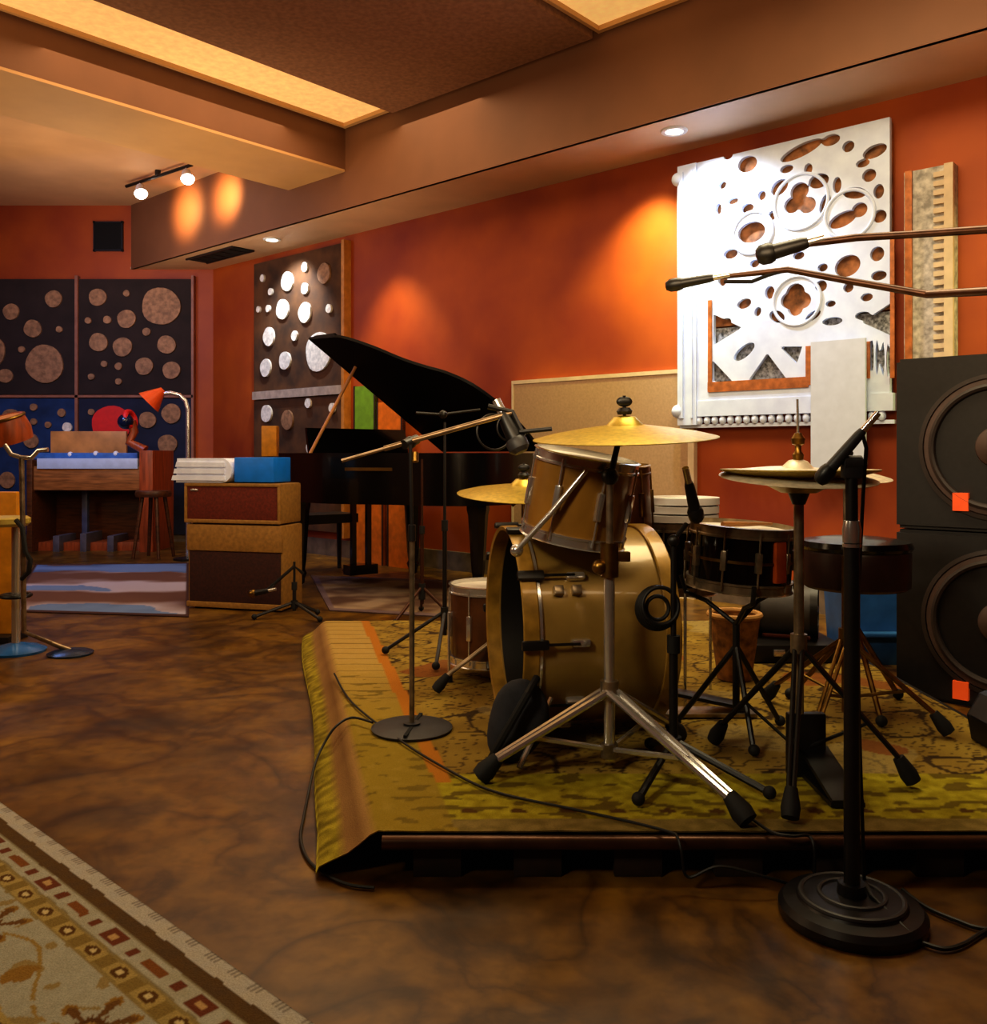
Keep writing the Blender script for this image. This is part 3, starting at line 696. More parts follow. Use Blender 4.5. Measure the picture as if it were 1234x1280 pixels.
# ================================================================ drums
def lug_ring(mb, c, ax, R, hs, n, r=.008, ph=0.):
    ax = Vector(ax).normalized(); x = ax.orthogonal().normalized(); y = ax.cross(x)
    for k in range(n):
        a = 2*math.pi*k/n+ph; o = Vector(c)+(x*math.cos(a)+y*math.sin(a))*R
        mb.tube([o+ax*hs[0], o+ax*hs[1]], r*.45, 6)
    return mb
def drum(name, lab, c, ax, R, h, shell, n=8, hoop=chrome, top=headw, bottom=headw, base=None, group='drums of the kit', cat='drum'):
    """c = centre of the lower rim"""
    ax = Vector(ax).normalized(); c = Vector(c); x = ax.orthogonal().normalized(); y = ax.cross(x)
    t = thing(name, lab, cat, base if base is not None else c, group)
    part('shell', MB().lathe([(R*.97, .012), (R*.985, .012), (R*.985, h-.012), (R*.97, h-.012)], c, ax, 48, closed=True), shell, t)
    for hh_, nm_ in ((0, 0), (h, 1)):
        s = 1 if nm_ else -1
        part('hoop', MB().lathe([(R*.985, hh_-s*.022), (R*1.035, hh_-s*.022), (R*1.035, hh_-s*.016), (R*1.01, hh_-s*.013), (R*1.01, hh_+s*.008), (R*1.04, hh_+s*.012), (R*.985, hh_+s*.014)], c, ax, 48, closed=True), hoop, t)
    part('drum_head', MB().lathe([(0, h-.006), (R*.98, h-.006), (R*.98, h-.002), (0, h-.002)], c, ax, 40), top, t)
    part('bottom_head', MB().lathe([(0, .002), (R*.98, .002), (R*.98, .006), (0, .006)], c, ax, 40), bottom, t)
    for k in range(n):
        a = 2*math.pi*(k+.35)/n; o = c+(x*math.cos(a)+y*math.sin(a))*R*1.02; rad = (x*math.cos(a)+y*math.sin(a))
        rot = Matrix((rad, ax.cross(rad), ax)).transposed()
        mb = MB().box(o+ax*h*.5, (.022, .02, min(.1, h*.35)), rot, .005).tube([o+rad*.004+ax*.0, o+rad*.004+ax*h], .0035, 6)
        part('lug', mb, hoop, t)
    return t
# bass drum, open front pointing left
bc = W(630, 781, 3.06); bax = Vector((.984, .18, 0)).normalized(); R = .335; BL = .5
bd = thing('bass_drum', 'champagne bass drum on its side, open front facing left', 'drum', (bc+bax*BL/2)*1.0*Vector((1, 1, 0)).length/1.4142135 if False else Vector((bc.x+.25, bc.y+.05, KZ)), 'drums of the kit')
part('shell', MB().lathe([(R*.95, .045), (R*.965, .045), (R*.965, BL-.045), (R*.95, BL-.045)], bc, bax, 64, closed=True), champ, bd)
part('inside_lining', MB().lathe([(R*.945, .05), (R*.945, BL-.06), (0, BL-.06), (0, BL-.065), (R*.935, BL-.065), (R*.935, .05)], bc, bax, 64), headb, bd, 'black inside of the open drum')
for s0_, s1_ in ((0, .045), (BL-.045, BL)):
    part('hoop', MB().lathe([(R*.955, s0_), (R*.99, s0_-.004), (R*1.0, s0_), (R*1.0, s1_), (R*.99, s1_+.004), (R*.955, s1_)], bc, bax, 72, closed=True), hoopw, bd)
part('rim', MB().lathe([(R*.966, .046), (R*.99, .046), (R*.99, .058), (R*.966, .058)], bc, bax, 64, closed=True), chrome, bd, 'chrome rim beside front hoop')
part('batter_head', MB().lathe([(0, BL-.03), (R*.955, BL-.03), (R*.955, BL-.025), (0, BL-.025)], bc, bax, 48), headw, bd)
bx_ = Vector((0, 0, 1)); by_ = bax.cross(bx_)
for k in range(10):
    a = 2*math.pi*(k+.5)/10; rad = bx_*math.cos(a)+by_*math.sin(a); rot = Matrix((rad, bax.cross(rad), bax)).transposed()
    o = bc+rad*R*1.03
    cl_ = part('claw', MB().box(o+bax*.03, (.018, .03, .085), rot, .006).tube([o+bax*.02, o+bax*.17], .0045, 6), blackp, bd)
    part('lug', MB().box(bc+rad*(R*.985)+bax*.175, (.03, .024, .06), rot, .008), chrome, bd)
for q in (.10, .15):
    a = math.radians(62); rad = (bx_*math.cos(a)-by_*math.sin(a)) if (bx_*math.cos(a)-by_*math.sin(a)).y < 0 else (bx_*math.cos(a)+by_*math.sin(a))
    part('bracket', MB().box(bc+rad*R*.985+bax*q*1.15, (.03, .03, .03), Matrix((rad, bax.cross(rad), bax)).transposed(), .004), steel, bd)
for sg in (-1,):
    part('spur', MB().tube([bc+Vector((.14, -.29, -.17)), Vector((bc.x+.04, bc.y-.42, KZ+.012))], .009, 8), chrome, bd)
part('spur', MB().tube([bc+Vector((.36, .36, -.12)), Vector((bc.x+.34, bc.y+.52, KZ+.012))], .009, 8), chrome, bd)
part('brace_rod', MB().tube([W(644, 690, 2.71), W(690, 640, 2.695), W(733, 588, 2.69)], .0085, 10).sphere(W(646, 688, 2.72), .02), chrome, bd, 'long slanting chrome rod')
pt = W(740, 700, 3.0); part('tom_mount', MB().cyl((.31, 3.08, .79), (.33, 3.12, .98), .017).box((.32, 3.09, .82), (.09, .09, .03), bevel=.01), chrome, bd)
# toms
drum('rack_tom', 'amber lacquered tom mounted above the bass drum, tilted right', W(716, 669, 2.88), (.17, -.1, .98), .164, .25, tomw, 8)
drum('rack_tom', 'darker brown tom behind the chrome cymbal stand', W(774, 671, 3.36), (-.06, -.05, 1), .125, .25, tomd, 6, hoop=brassd)
ft = drum('floor_tom', 'dark floor tom on legs partly hidden by the bass drum front', (-.012, 3.78, .2), (0, 0, 1), .17, .3, tomd, 8)
for k in range(3):
    a = 2*math.pi*k/3+3.6; o = Vector((-.012+math.cos(a)*.19, 3.78+math.sin(a)*.19, 0))
    l = part('leg', MB().tube([o+Vector((0, 0, .4)), o+Vector((0, 0, KZ+.012))], .006, 8), chrome, ft); part('rubber_foot', MB().lathe([(0, 0), (.016, 0), (.014, .03), (0, .035)], o+Vector((0, 0, KZ)), seg=12), blackr, l)
s1_ = drum('snare_drum', 'dark glossy snare drum with chrome lugs beneath the hi-hat', (.805, 2.97, .625), (.06, -.03, 1), .166, .185, snarew, 10, hoop=steel)
part('throw_off', MB().box((.893, 2.822, .712), (.045, .02, .13), rotz(.5), bevel=.006), M('orange_copper', 'b8501c', .35, .3), s1_, 'copper orange strainer plate'); part('centre_band', MB().lathe([(.164, .085), (.1685, .085), (.1685, .094), (.164, .094)], (.805, 2.97, .625), (.06, -.03, 1), 48, closed=True), brassd, s1_)
part('wood_patch', MB().lathe([(.1655, .05), (.168, .05), (.168, .13), (.1655, .13)], (.805, 2.97, .625), (.06, -.03, 1), 10), copper, s1_) if False else None
s2_ = drum('floor_tom', 'small black drum on legs topped by three loose drum hoops', (.71, 3.5, .53), (0, 0, 1), .15, .25, snarew, 8, hoop=steel)
for k in range(3):
    a = 2*math.pi*k/3+.5; o = Vector((.71+math.cos(a)*.17, 3.5+math.sin(a)*.17, 0))
    part('leg', MB().tube([o+Vector((0, 0, .7)), o+Vector((0, 0, KZ))], .006, 8), chrome, s2_)
for k, (lab, r_) in enumerate((('lowest of three pale drum hoops stacked on small black drum', .158), ('middle one of three pale drum hoops on small black drum', .15), ('topmost of three pale drum hoops stacked on small black drum', .142))):
    z = .795+k*.032
    t = thing('drum_hoop', lab, 'drum hoop', (.71, 3.5, z), 'pale drum hoops stacked on the small drum')
    part('rim', MB().lathe([(r_*.94, 0), (r_, 0), (r_, .026), (r_*.94, .026)], (.71+.01*k, 3.5, z), (0, 0, 1), 40, closed=True), whitep, t)
    part('head', MB().lathe([(0, .014), (r_*.94, .014), (r_*.94, .018), (0, .018)], (.71+.01*k, 3.5, z), (0, 0, 1), 36), headw, t)
st = solo('drum_stick', MB().tube([(.735, 2.9, .826), (.83, 2.96, .822), (.93, 3.02, .818)], [.009, .008, .004], 8), tanwood, 'pale wooden drum stick lying on the snare', 'drum stick', (.8, 2.95, .82))
# snare stand
sn = thing('snare_stand', 'black folding stand under the snare drum', 'stand', (.8, 2.99, KZ))
part('pole', MB().tube([(.8, 2.98, KZ+.08), (.8, 2.98, .5)], .012, 10), blackp, sn)
for k in range(3):
    a = k*2.094+.524; d = Vector((math.cos(a), math.sin(a), 0))
    part('basket_arm', MB().tube([Vector((.8, 2.98, .49)), Vector((.8, 2.98, .56))+d*.1, Vector((.803, 2.975, .585))+d*.175, Vector((.803, 2.975, .64))+d*.192], .008, 8), blackp, sn)
    l = part('leg', MB().tube([Vector((.8, 2.98, .42)), Vector((.8, 2.98, KZ+.02))+d*.2], .009, 8), blackp, sn)
    part('rubber_foot', MB().sphere(Vector((.8, 2.98, KZ+.02))+d*.205, .018), blackr, l)
# bass pedal
bp_ = thing('bass_drum_pedal', 'black kick pedal clamped to the rear of bass drum', 'pedal', (.66, 3.2, KZ))
part('footboard', MB().box((.78, 3.24, KZ+.05), (.26, .09, .014), Matrix.Rotation(.2, 3, 'Y'), .005), blackp, bp_)
part('frame', MB().tube([(.62, 3.13, KZ+.01), (.62, 3.13, KZ+.2), (.62, 3.27, KZ+.2), (.62, 3.27, KZ+.01)], .01, 8).box((.76, 3.23, KZ+.008), (.34, .1, .012)), steel, bp_)
part('beater', MB().tube([(.62, 3.2, KZ+.19), (.64, 3.2, KZ+.34)], .005, 6).sphere((.635, 3.2, KZ+.35), .028), blackp, bp_)
# padded bag in front of the bass drum
bg = thing('padded_bag', 'dark grey padded bag slumped at the bass drum opening', 'bag', G(652, 925, KZ))
c_ = W(646, 880, 2.72); c_.z = KZ+.125
bm_ = MB().sphere(c_, .13, (.68, .42, 1.0), Matrix.Rotation(.3, 3, 'Y'), 24)
for v in bm_.bm.verts: v.co += Vector((mnoise.noise(v.co*6), mnoise.noise(v.co*6+Vector((5, 0, 0))), 0))*.018; v.co.z = max(KZ, v.co.z)
part('body', bm_, darkgrey, bg)
part('strap', MB().tube([c_+Vector((-.08, -.05, -.1)), c_+Vector((-.03, -.085, 0)), c_+Vector((.03, -.07, .1)), c_+Vector((.06, 0, .13))], .012, 8), blackr, bg)
# throne
tc_ = Vector((1.33, 3.32, KZ)); th = thing('drum_throne', 'round brown drum stool with black padded top', 'stool', tc_)
part('seat', MB().lathe([(0, .44), (.175, .44), (.188, .45), (.19, .57), (.185, .58), (0, .58)], tc_, seg=44), brownleather, th)
part('cushion', MB().lathe([(0, .58), (.19, .58), (.197, .592), (.19, .612), (.12, .622), (0, .625)], tc_, seg=44), blackg, th, 'black padded top')
part('pole', MB().tube([tc_+Vector((0, 0, .08)), tc_+Vector((0, 0, .44))], .016, 12), chrome, th)
for k in range(3):
    a = k*2.094+.5; d = Vector((math.cos(a), math.sin(a), 0))
    l = part('leg', MB().tube([tc_+Vector((0, 0, .3)), tc_+d*.23+Vector((0, 0, .02))], .01, 8), brassd, th); part('rubber_foot', MB().sphere(tc_+d*.235+Vector((0, 0, .018)), .02), blackr, l)

# ---------------------------------------------------------------- odds and ends behind the kit
wk = thing('waste_basket', 'small tan wicker basket tapering down, behind the snare stand', 'basket', (1.0, 3.75, KZ))
part('basket_wall', MB().lathe([(0, 0), (.07, 0), (.105, .27), (.098, .27), (.065, .012), (0, .012)], (1.0, 3.75, KZ), seg=28), tanwick, wk)
part('rim', MB().ring((1.0, 3.75, KZ+.265), .103, .012), M('tan_rim', 'b58648', .7), wk)
bxx = thing('equipment_case', 'black flat equipment case supporting a grey drum behind throne', 'case', (1.37, 4.2, KZ))
part('case_body', MB().box((1.33, 4.2, KZ+.04), (.46, .36, .08), bevel=.01), blackp, bxx); part('latch', MB().box((1.27, 4.016, KZ+.045), (.05, .012, .03), bevel=.003), chrome, bxx)
gx = Vector((.93, -.36, 0)).normalized(); gc = Vector((1.25, 4.27, KZ+.08+.135))
gd = thing('side_drum', 'grey drum lying on its side with white head and black hoop', 'drum', (1.36, 4.2, KZ+.08))
part('shell', MB().lathe([(.12, 0), (.126, 0), (.126, .25), (.12, .25)], gc, gx, 40, closed=True), greycase, gd)
part('hoop', MB().lathe([(.112, .235), (.134, .235), (.134, .268), (.112, .268)], gc, gx, 40, closed=True), blackp, gd)
part('drum_head', MB().lathe([(0, .255), (.115, .255), (.115, .259), (0, .259)], gc, gx, 36), headw, gd); part('badge', MB().lathe([(0, .26), (.02, .26), (.012, .268), (0, .27)], gc, gx, 14), chrome, gd)
part('hoop', MB().lathe([(.112, -.012), (.134, -.012), (.134, .02), (.112, .02)], gc, gx, 40, closed=True), blackp, gd)
bb = thing('plastic_bin', 'blue plastic bin standing behind the drum stool', 'bin', (1.89, 4.62, 0))
bpoly = [(-.16, -.13), (.16, -.13), (.16, .13), (-.16, .13)]
mbn = MB(); lo = [(x*.85, y*.85) for x, y in bpoly]
def binwall(mb, k0, k1, z0, z1):
    bm = mb.bm; A = [bm.verts.new((1.89+x*k0, 4.62+y*k0, z0)) for x, y in bpoly]; B = [bm.verts.new((1.89+x*k1, 4.62+y*k1, z1)) for x, y in bpoly]
    for k in range(4): bm.faces.new((A[k], A[(k+1) % 4], B[(k+1) % 4], B[k]))
    return A, B
a_, b_ = binwall(mbn, .86, 1, 0, .44); mbn.bm.faces.new(a_[::-1]); a2, b2 = binwall(mbn, .95, .82, .44, .02); mbn.bm.faces.new(b2)
part('bin_wall', mbn, bluep, bb); part('rim', MB().box((1.89, 4.482, .43), (.35, .02, .03), bevel=.006).box((1.89, 4.758, .43), (.35, .02, .03), bevel=.006).box((1.72, 4.62, .43), (.02, .29, .03), bevel=.006).box((2.06, 4.62, .43), (.02, .29, .03), bevel=.006), bluep, bb)
part('foot_rim', MB().box((1.89, 4.47, .16), (.3, .06, .02), bevel=.006), bluep, bb)

# ================================================================ loudspeakers
sp0 = Vector((1.757, 3.95, 0)); fx = D2; fy = -N2      # along the face, and into the cabinet
def spf(x, d, z): return sp0+fx*x+fy*d+Vector((0, 0, z))
def speaker(lab, z0, h, cx, cz, R, lx, lz):
    w, dp = .78, .62
    t = thing('loudspeaker', lab, 'loudspeaker', spf(w/2, dp/2, z0), 'stacked studio loudspeakers')
    mb = MB().prism([(0, 0), (w, 0), (w, dp), (0, dp)], z0, z0+h, lambda x, d, z: spf(x, d, z))
    bmesh.ops.bevel(mb.bm, geom=mb.bm.edges[:], offset=.014, segments=2, affect='EDGES')
    part('cabinet', mb, spk, t)
    c = spf(cx, 0, z0+cz)
    wf = part('woofer', MB().lathe([(R*1.0, .004), (R*.98, .012), (R*.9, .014), (R*.86, .004), (R*.84, -.006), (R*.3, -.001), (R*.28, .012), (R*.15, .03), (0, .034), (0, .0), (R*1.0, -.002)], c, -fy, 56), spkcone, t)
    part('surround', MB().ring(c-fy*.008, R*.88, R*.05, fy, 56), spkcone2, wf)
    part('frame_ring', MB().lathe([(R*1.0, 0), (R*1.06, 0), (R*1.06, .012), (R*1.0, .014)], c, -fy, 56, closed=True), spkcone2, wf)
    mb = MB().prism([(lx, -.022), (lx+.06, -.022), (lx+.06, 0.001), (lx, 0.001)], z0+lz, z0+lz+.075, lambda x, d, z: spf(x, d, z))
    part('badge', mb, M('badge_orange', 'f05a20', .5, emit='f05a20', es=.25), t, 'small orange square badge')
    hm = MB()
    for q in (.15, .55): hm.box(spf(-.008, q, z0+h*.55), (.02, .1, .05), rotz(math.atan2(fy.y, fy.x)-math.pi/2), .004)
    part('handle', hm, blackp, t)
    return t
ZS = .73
speaker('lower loudspeaker of the stack at right, standing on floor', 0, ZS-.006, .41, .36, .285, .235, .03)
speaker('upper loudspeaker of the stack at right with visible big cone', ZS, .735, .40, .35, .285, .235, .085)
mw = thing('floor_monitor', 'black wedge monitor at the right end of the rug', 'speaker', (1.62, 2.74, KZ))
wp = [(1.545, .08), (1.585, .15), (1.675, .185), (1.685, 0), (1.56, .0)]
part('cabinet', MB().prism(wp, 2.6, 2.95, lambda x, z, y: Vector((x, y, KZ+z))), M('navy_black_cabinet', '0d1018', .5), mw)
part('grille', MB().prism([(1.548, .083), (1.586, .147), (1.582, .15), (1.542, .086)], 2.62, 2.93, lambda x, z, y: Vector((x-.003, y, KZ+z+.002))), charcoal, mw)

# ================================================================ microphone stands
def roundbase(t, c, R, h=.035, mat=blackp):
    c = Vector(c); return part('base', MB().lathe([(0, 0), (R*.98, 0), (R, .006), (R, h*.45), (R*.93, h*.7), (R*.75, h*.8), (R*.7, h), (R*.2, h*1.1), (.03, h*1.6), (0, h*1.6)], c, seg=56), mat, t)
# near stand on the floor at right
nb = G(1065, 1147); ns = thing('microphone_stand', 'thick black stand with heavy round base nearest on bare floor', 'microphone stand', nb, 'microphone stands')
roundbase(ns, nb, .16, .05, M('cast_iron_base', '1c1a1c', .35, var=.2, scale=20))
part('base_rib', MB().ring(nb+Vector((0, 0, .047)), .11, .007, seg=48).ring(nb+Vector((0, 0, .053)), .07, .006, seg=40), charcoal, ns)
part('pole', MB().tube([nb+Vector((0, 0, .05)), nb+Vector((0, 0, .855))], .0175, 16), blackp, ns)
part('clutch', MB().lathe([(0, 0), (.02, 0), (.021, .03), (.017, .05), (0, .05)], nb+Vector((0, 0, .85)), seg=18).lathe([(.018, -.02), (.0205, -.02), (.0205, -.012), (.018, -.012)], nb+Vector((0, 0, .86)), seg=18, closed=True), chrome, ns)
part('upper_pole', MB().tube([nb+Vector((0, 0, .9)), nb+Vector((-.001, 0, 1.01))], .0135, 14), blackp, ns)
part('microphone_clip', MB().box(nb+Vector((0, 0, 1.02)), (.045, .03, .05), bevel=.008).cyl(nb+Vector((-.02, 0, 1.03)), nb+Vector((.02, 0, 1.03)), .018), charcoal, ns)
microphone('microphone', 'slim black microphone slanting up in clip of nearest stand', W(1079, 538, 2.03), W(1022, 604, 2.06), .0165, charcoal, MATS['black_powder_coat'], head=.3)
solo('microphone_cable', MB().tube([W(1079, 545, 2.03), W(1083, 560, 2.035), W(1079, 620, 2.07), W(1076, 680, 2.085), W(1072, 760, 2.09), W(1074, 900, 2.09), G(1074, 1092, .06)+Vector((0, -.03, 0)), G(1090, 1120, .06), G(1140, 1168, .03)], .0045, 8),
     cablem, 'black cable hanging from microphone of the nearest stand', 'cable', nb)
# stand A, small round base on the rug
ab_ = G(515, 911, KZ); sa_ = thing('microphone_stand', 'slim stand with flat round base on left front of the drum rug', 'microphone stand', ab_, 'microphone stands')
roundbase(sa_, ab_, .137, .014, charcoal)
part('base_slot', MB().box(ab_+Vector((.005, 0, .0135)), (.012, .26, .008), rotz(-.12)), dark, sa_)
part('pole', MB().tube([ab_+Vector((0, 0, .015)), ab_+Vector((0, 0, .66))], .009, 12), steel, sa_)
part('upper_pole', MB().tube([ab_+Vector((0, 0, .65)), W(513, 556, ab_.y)], .006, 10), blackp, sa_)
part('clutch', MB().cyl(ab_+Vector((0, 0, .635)), ab_+Vector((0, 0, .69)), .013), blackp, sa_)
BA, BBm = W(427, 576, 3.05), W(640, 516, 3.14)
part('boom_arm', MB().tube([BA, W(480, 561, 3.075)], .006, 8).tube([W(480, 561, 3.075), BBm], .0095, 10), M('pale_boom_tube', 'a08a70', .3, .8, var=.2, scale=20), sa_)
part('boom_clamp', MB().sphere(W(513, 553, 3.1), .022).cyl(W(505, 556, 3.07), W(521, 549, 3.12), .017), blackp, sa_)
part('clamp_knob', MB().cyl(W(519, 566, 3.07), W(519, 577, 3.06), .012), brassd, sa_)
t = microphone('microphone', 'bulky black microphone with ring mount at end of slanting boom', W(628, 516, 3.15), W(652, 566, 3.12), .034, blackp, charcoal)
part('shock_mount', MB().ring(W(618, 540, 3.14), .062, .004, (.25, -1, .1), 36).ring(W(636, 535, 3.14), .045, .004, (.5, -1, .1), 32).tube([W(610, 508, 3.14), W(640, 515, 3.14), W(655, 545, 3.13)], .01, 8).cyl(W(650, 540, 3.12), W(690, 536, 3.1), .008), blackp, t)
# stand B
def tripodstand(lab, b, top, feet, r=.009, mat=blackp, hub=.2):
    b = Vector(b); t = thing('microphone_stand', lab, 'microphone stand', b, 'microphone stands')
    part('pole', MB().tube([b+Vector((0, 0, hub*.45)), Vector((b.x, b.y, top*.55+b.z*.45))], r*1.25, 10), mat, t)
    part('upper_pole', MB().tube([Vector((b.x, b.y, top*.54+b.z*.46)), Vector((b.x, b.y, top))], r*.8, 10), mat, t)
    part('hub', MB().cyl(b+Vector((0, 0, hub*.6)), b+Vector((0, 0, hub*1.1)), r*2.2), blackr, t)
    part('clutch', MB().cyl(Vector((b.x, b.y, top*.55+b.z*.45-.02)), Vector((b.x, b.y, top*.55+b.z*.45+.03)), r*1.8), blackr, t)
    for f in feet:
        l = part('leg', MB().tube([b+Vector((0, 0, hub)), Vector(f)+Vector((0, 0, .02))], r, 8), mat, t)
        part('rubber_foot', MB().sphere(Vector(f)+Vector((0, 0, .02)), .018), blackr, l)
    return t
B0 = G(556, 818, KZ); sB = tripodstand('thin black tripod stand behind round-based one, left of drums', B0, 1.2, [G(482, 818, KZ), G(545, 838, KZ), B0+Vector((.12, .22, 0))], .0085)
part('boom_arm', MB().tube([W(553, 518, B0.y), W(520, 516, B0.y-.05), ], .006, 8).tube([W(553, 518, B0.y), W(600, 512, B0.y+.1)], .006, 8).sphere(W(554, 518, B0.y), .02), blackp, sB)
sC = tripodstand('dark brown tripod stand on floor under piano side', (-.455, 5.75, .009), 1.02, [(-.25, 5.65, .009), (-.6, 5.5, .009), (-.48, 6.0, .009)], .01, M('brown_metal', '4a2a1a', .4, .5))
# snare microphone stand with coiled cable
D0 = G(842, 968, KZ); sD = tripodstand('black low tripod stand between crash stand and snare', D0, .80, [G(798, 1008, KZ), G(962, 1000, KZ), D0+Vector((-.03, .22, 0))], .0105, blackp, .1)
part('boom_arm', MB().tube([(D0.x, D0.y, .8), W(858, 655, 2.66)], .007, 8).sphere((D0.x, D0.y, .8), .018), blackp, sD)
microphone('microphone', 'short black microphone pointing at the snare drum rim', W(861, 603, 2.64), W(872, 652, 2.7), .021, blackp, blackp)
cc = W(822, 760, 2.63); cm_ = MB()
for k in range(4): cm_.ring(cc+Vector((.002*k, -.005*k, .003*k)), .062-.003*k, .006, (.1, -1, .05*k), 36)
cm_.ring(cc, .034, .006, (.15, -1, .1), 30)
solo('coiled_cable', cm_, cablem, 'coil of black cable hung on the low tripod stand', 'cable', cc)
# amplifier microphone
F0 = G(368, 772); sE = tripodstand('short black stand before the tan amplifier', F0, .36, [G(318, 775), G(400, 778), F0+Vector((.13, .1, 0))], .01, blackp, .1)
part('boom_arm', MB().tube([W(379, 717, 5.85), (F0.x, F0.y, .33), W(330, 741, 5.8)], .011, 8), blackp, sE)
microphone('microphone', 'small microphone aimed at lower grille of tan amplifier', W(336, 738, 5.8), W(311, 743, 5.82), .024, blackp, brassd)
# overhead booms from a pair of stands at the right, outside the frame
def overhead(lab, base, top, pts, r):
    t = thing('microphone_stand', lab, 'microphone stand', base, 'microphone stands'); base = Vector(base)
    roundbase(t, base, .12, .03); part('pole', MB().tube([base+Vector((0, 0, .03)), top], .013, 12), blackp, t)
    part('boom_arm', MB().tube([top]+pts, r, 10), M('brown_boom_tube', '4a2e1e', .35, .6, var=.2, scale=20), t); part('boom_clamp', MB().sphere(top, .03), blackp, t)
    return t
o1 = overhead('boom arm reaching in from right over drums, lower of two', (1.3, 1.85, 0), Vector((1.3, 1.85, 1.40)), [W(1160, 368, 2.5), W(1060, 351, 2.62), W(985, 337, 2.7), W(893, 347, 2.78)], [.011, .011, .01, .0095, .007])
microphone('microphone', 'slim dark microphone at tip of the lower overhead boom', W(892, 347, 2.78), W(832, 358, 2.84), .0185, blackp, blackp)
o2 = overhead('boom arm reaching in from right over drums, upper of two', (1.56, 2.38, KZ), Vector((1.56, 2.38, 1.66)), [W(1140, 293, 2.8), W(1070, 297, 2.85), W(1008, 305, 2.88)], [.013, .012, .012, .011])
microphone('microphone', 'thick black microphone at tip of the upper overhead boom', W(1010, 303, 2.88), W(945, 321, 2.92), .03, blackp, blackp)
part('boom_clamp', MB().tube([W(985, 337, 2.7), W(960, 344, 2.72), W(940, 352, 2.75), W(905, 352, 2.77)], .006, 8), blackp, o1)

# ================================================================ amplifiers and what lies on them
ang = math.atan2(-.262, .967); ar = rotz(ang); A0 = Vector((-1.405, 5.99, 0)); ax_ = Vector((.965, -.262, 0)); ay_ = Vector((.262, .965, 0))
def amp(x, d, z): return A0+ax_*x+ay_*d+Vector((0, 0, z))
def abox(mb, x0, x1, d0, d1, z0, z1, bev=.012):
    return mb.box(amp((x0+x1)/2, (d0+d1)/2, (z0+z1)/2), (abs(x1-x0), abs(d1-d0), abs(z1-z0)), ar, bev)
zc0, zc1, zh1 = .012, .575, .855
ac = thing('speaker_cabinet', 'tan lower amplifier cabinet with dark brown grille', 'amplifier', amp(-.36, .15, 0))
m_ = MB(); abox(m_, -.72, 0, .02, .3, zc0, zc1, .015); part('cabinet', m_, tan_tolex, ac)
m_ = MB(); abox(m_, -.72, 0, 0, .03, .395, zc1, .01); part('top_panel', m_, tan_tolex, ac)
m_ = MB(); abox(m_, -.70, -.015, .006, .03, .05, .39, .004); part('grille', m_, grilled, ac, 'dark brown grille cloth')
m_ = MB(); abox(m_, -.72, 0, 0, .03, zc0, .05, .006); part('bottom_rail', m_, tan_tolex, ac)
for x in (-.66, -.06):
    for d in (.05, .26): part('foot', MB().cyl(amp(x, d, 0), amp(x, d, .014), .02), blackr, ac)
ah = thing('amplifier_head', 'tan amplifier head with oxblood grille on top of tan cabinet', 'amplifier', amp(-.36, .15, zc1))
m_ = MB(); abox(m_, -.735, -.01, .02, .3, zc1+.01, zh1, .015); part('cabinet', m_, tan_tolex, ah)
m_ = MB(); abox(m_, -.735, -.01, -.005, .03, zh1-.022, zh1, .006); abox(m_, -.735, -.01, -.005, .03, zc1+.01, zc1+.035, .006); abox(m_, -.735, -.715, -.005, .03, zc1+.03, zh1-.02, .005); abox(m_, -.03, -.01, -.005, .03, zc1+.03, zh1-.02, .005)
part('front_frame', m_, tan_tolex, ah)
m_ = MB(); abox(m_, -.716, -.03, .004, .03, zc1+.034, zh1-.021, .003); part('grille', m_, grille, ah, 'oxblood grille cloth')
m_ = MB(); abox(m_, -.69, -.63, -.002, .006, zh1-.055, zh1-.04, .003); part('badge', m_, chrome, ah)
for x in (-.68, -.07):
    for d in (.05, .26): part('foot', MB().cyl(amp(x, d, zc1+.001), amp(x, d, zc1+.012), .018), blackr, ah)
fc = MB()
def fold(mb, z, x0, x1, d0, d1, th_):
    pts = []
    n = 12
    prof = [(x0, z), (x1-th_*.5, z)]+[(x1-th_*.5+th_*.5*math.sin(math.pi*k/n), z+th_/2-th_/2*math.cos(math.pi*k/n)) for k in range(1, n)]+[(x1-th_*.5, z+th_), (x0+.01*(z*37 % 1), z+th_)]
    return mb.prism(prof, d0, d1, lambda x, z_, d: amp(x, d, z_))
cl0 = thing('folded_cloth', 'thick white folded cloth pile on the amplifier head', 'cloth', amp(-.55, .15, zh1))
part('outer_fold', fold(MB(), zh1+.003, -.80, -.37, .0, .28, .165), whitecloth, cl0)
for k in range(3):
    part('layer', MB().prism([(-.83+.015*k, 0), (-.42, 0), (-.42, .03), (-.82+.015*k, .034)], -.012, .285, lambda x, y, d, k=k: amp(x, d, zh1+.018+.046*k+y)), whitecloth, cl0)
bk = thing('blue_box', 'flat-fronted blue box beside white cloth on amplifier head', 'box', amp(-.2, .15, zh1))
m_ = MB(); abox(m_, -.365, -.07, .02, .26, zh1+.008, zh1+.175, .006); part('box_body', m_, bluem, bk)
m_ = MB(); abox(m_, -.35, -.08, .03, .25, zh1+.002, zh1+.01, .002); part('base_pad', m_, blackr, bk)

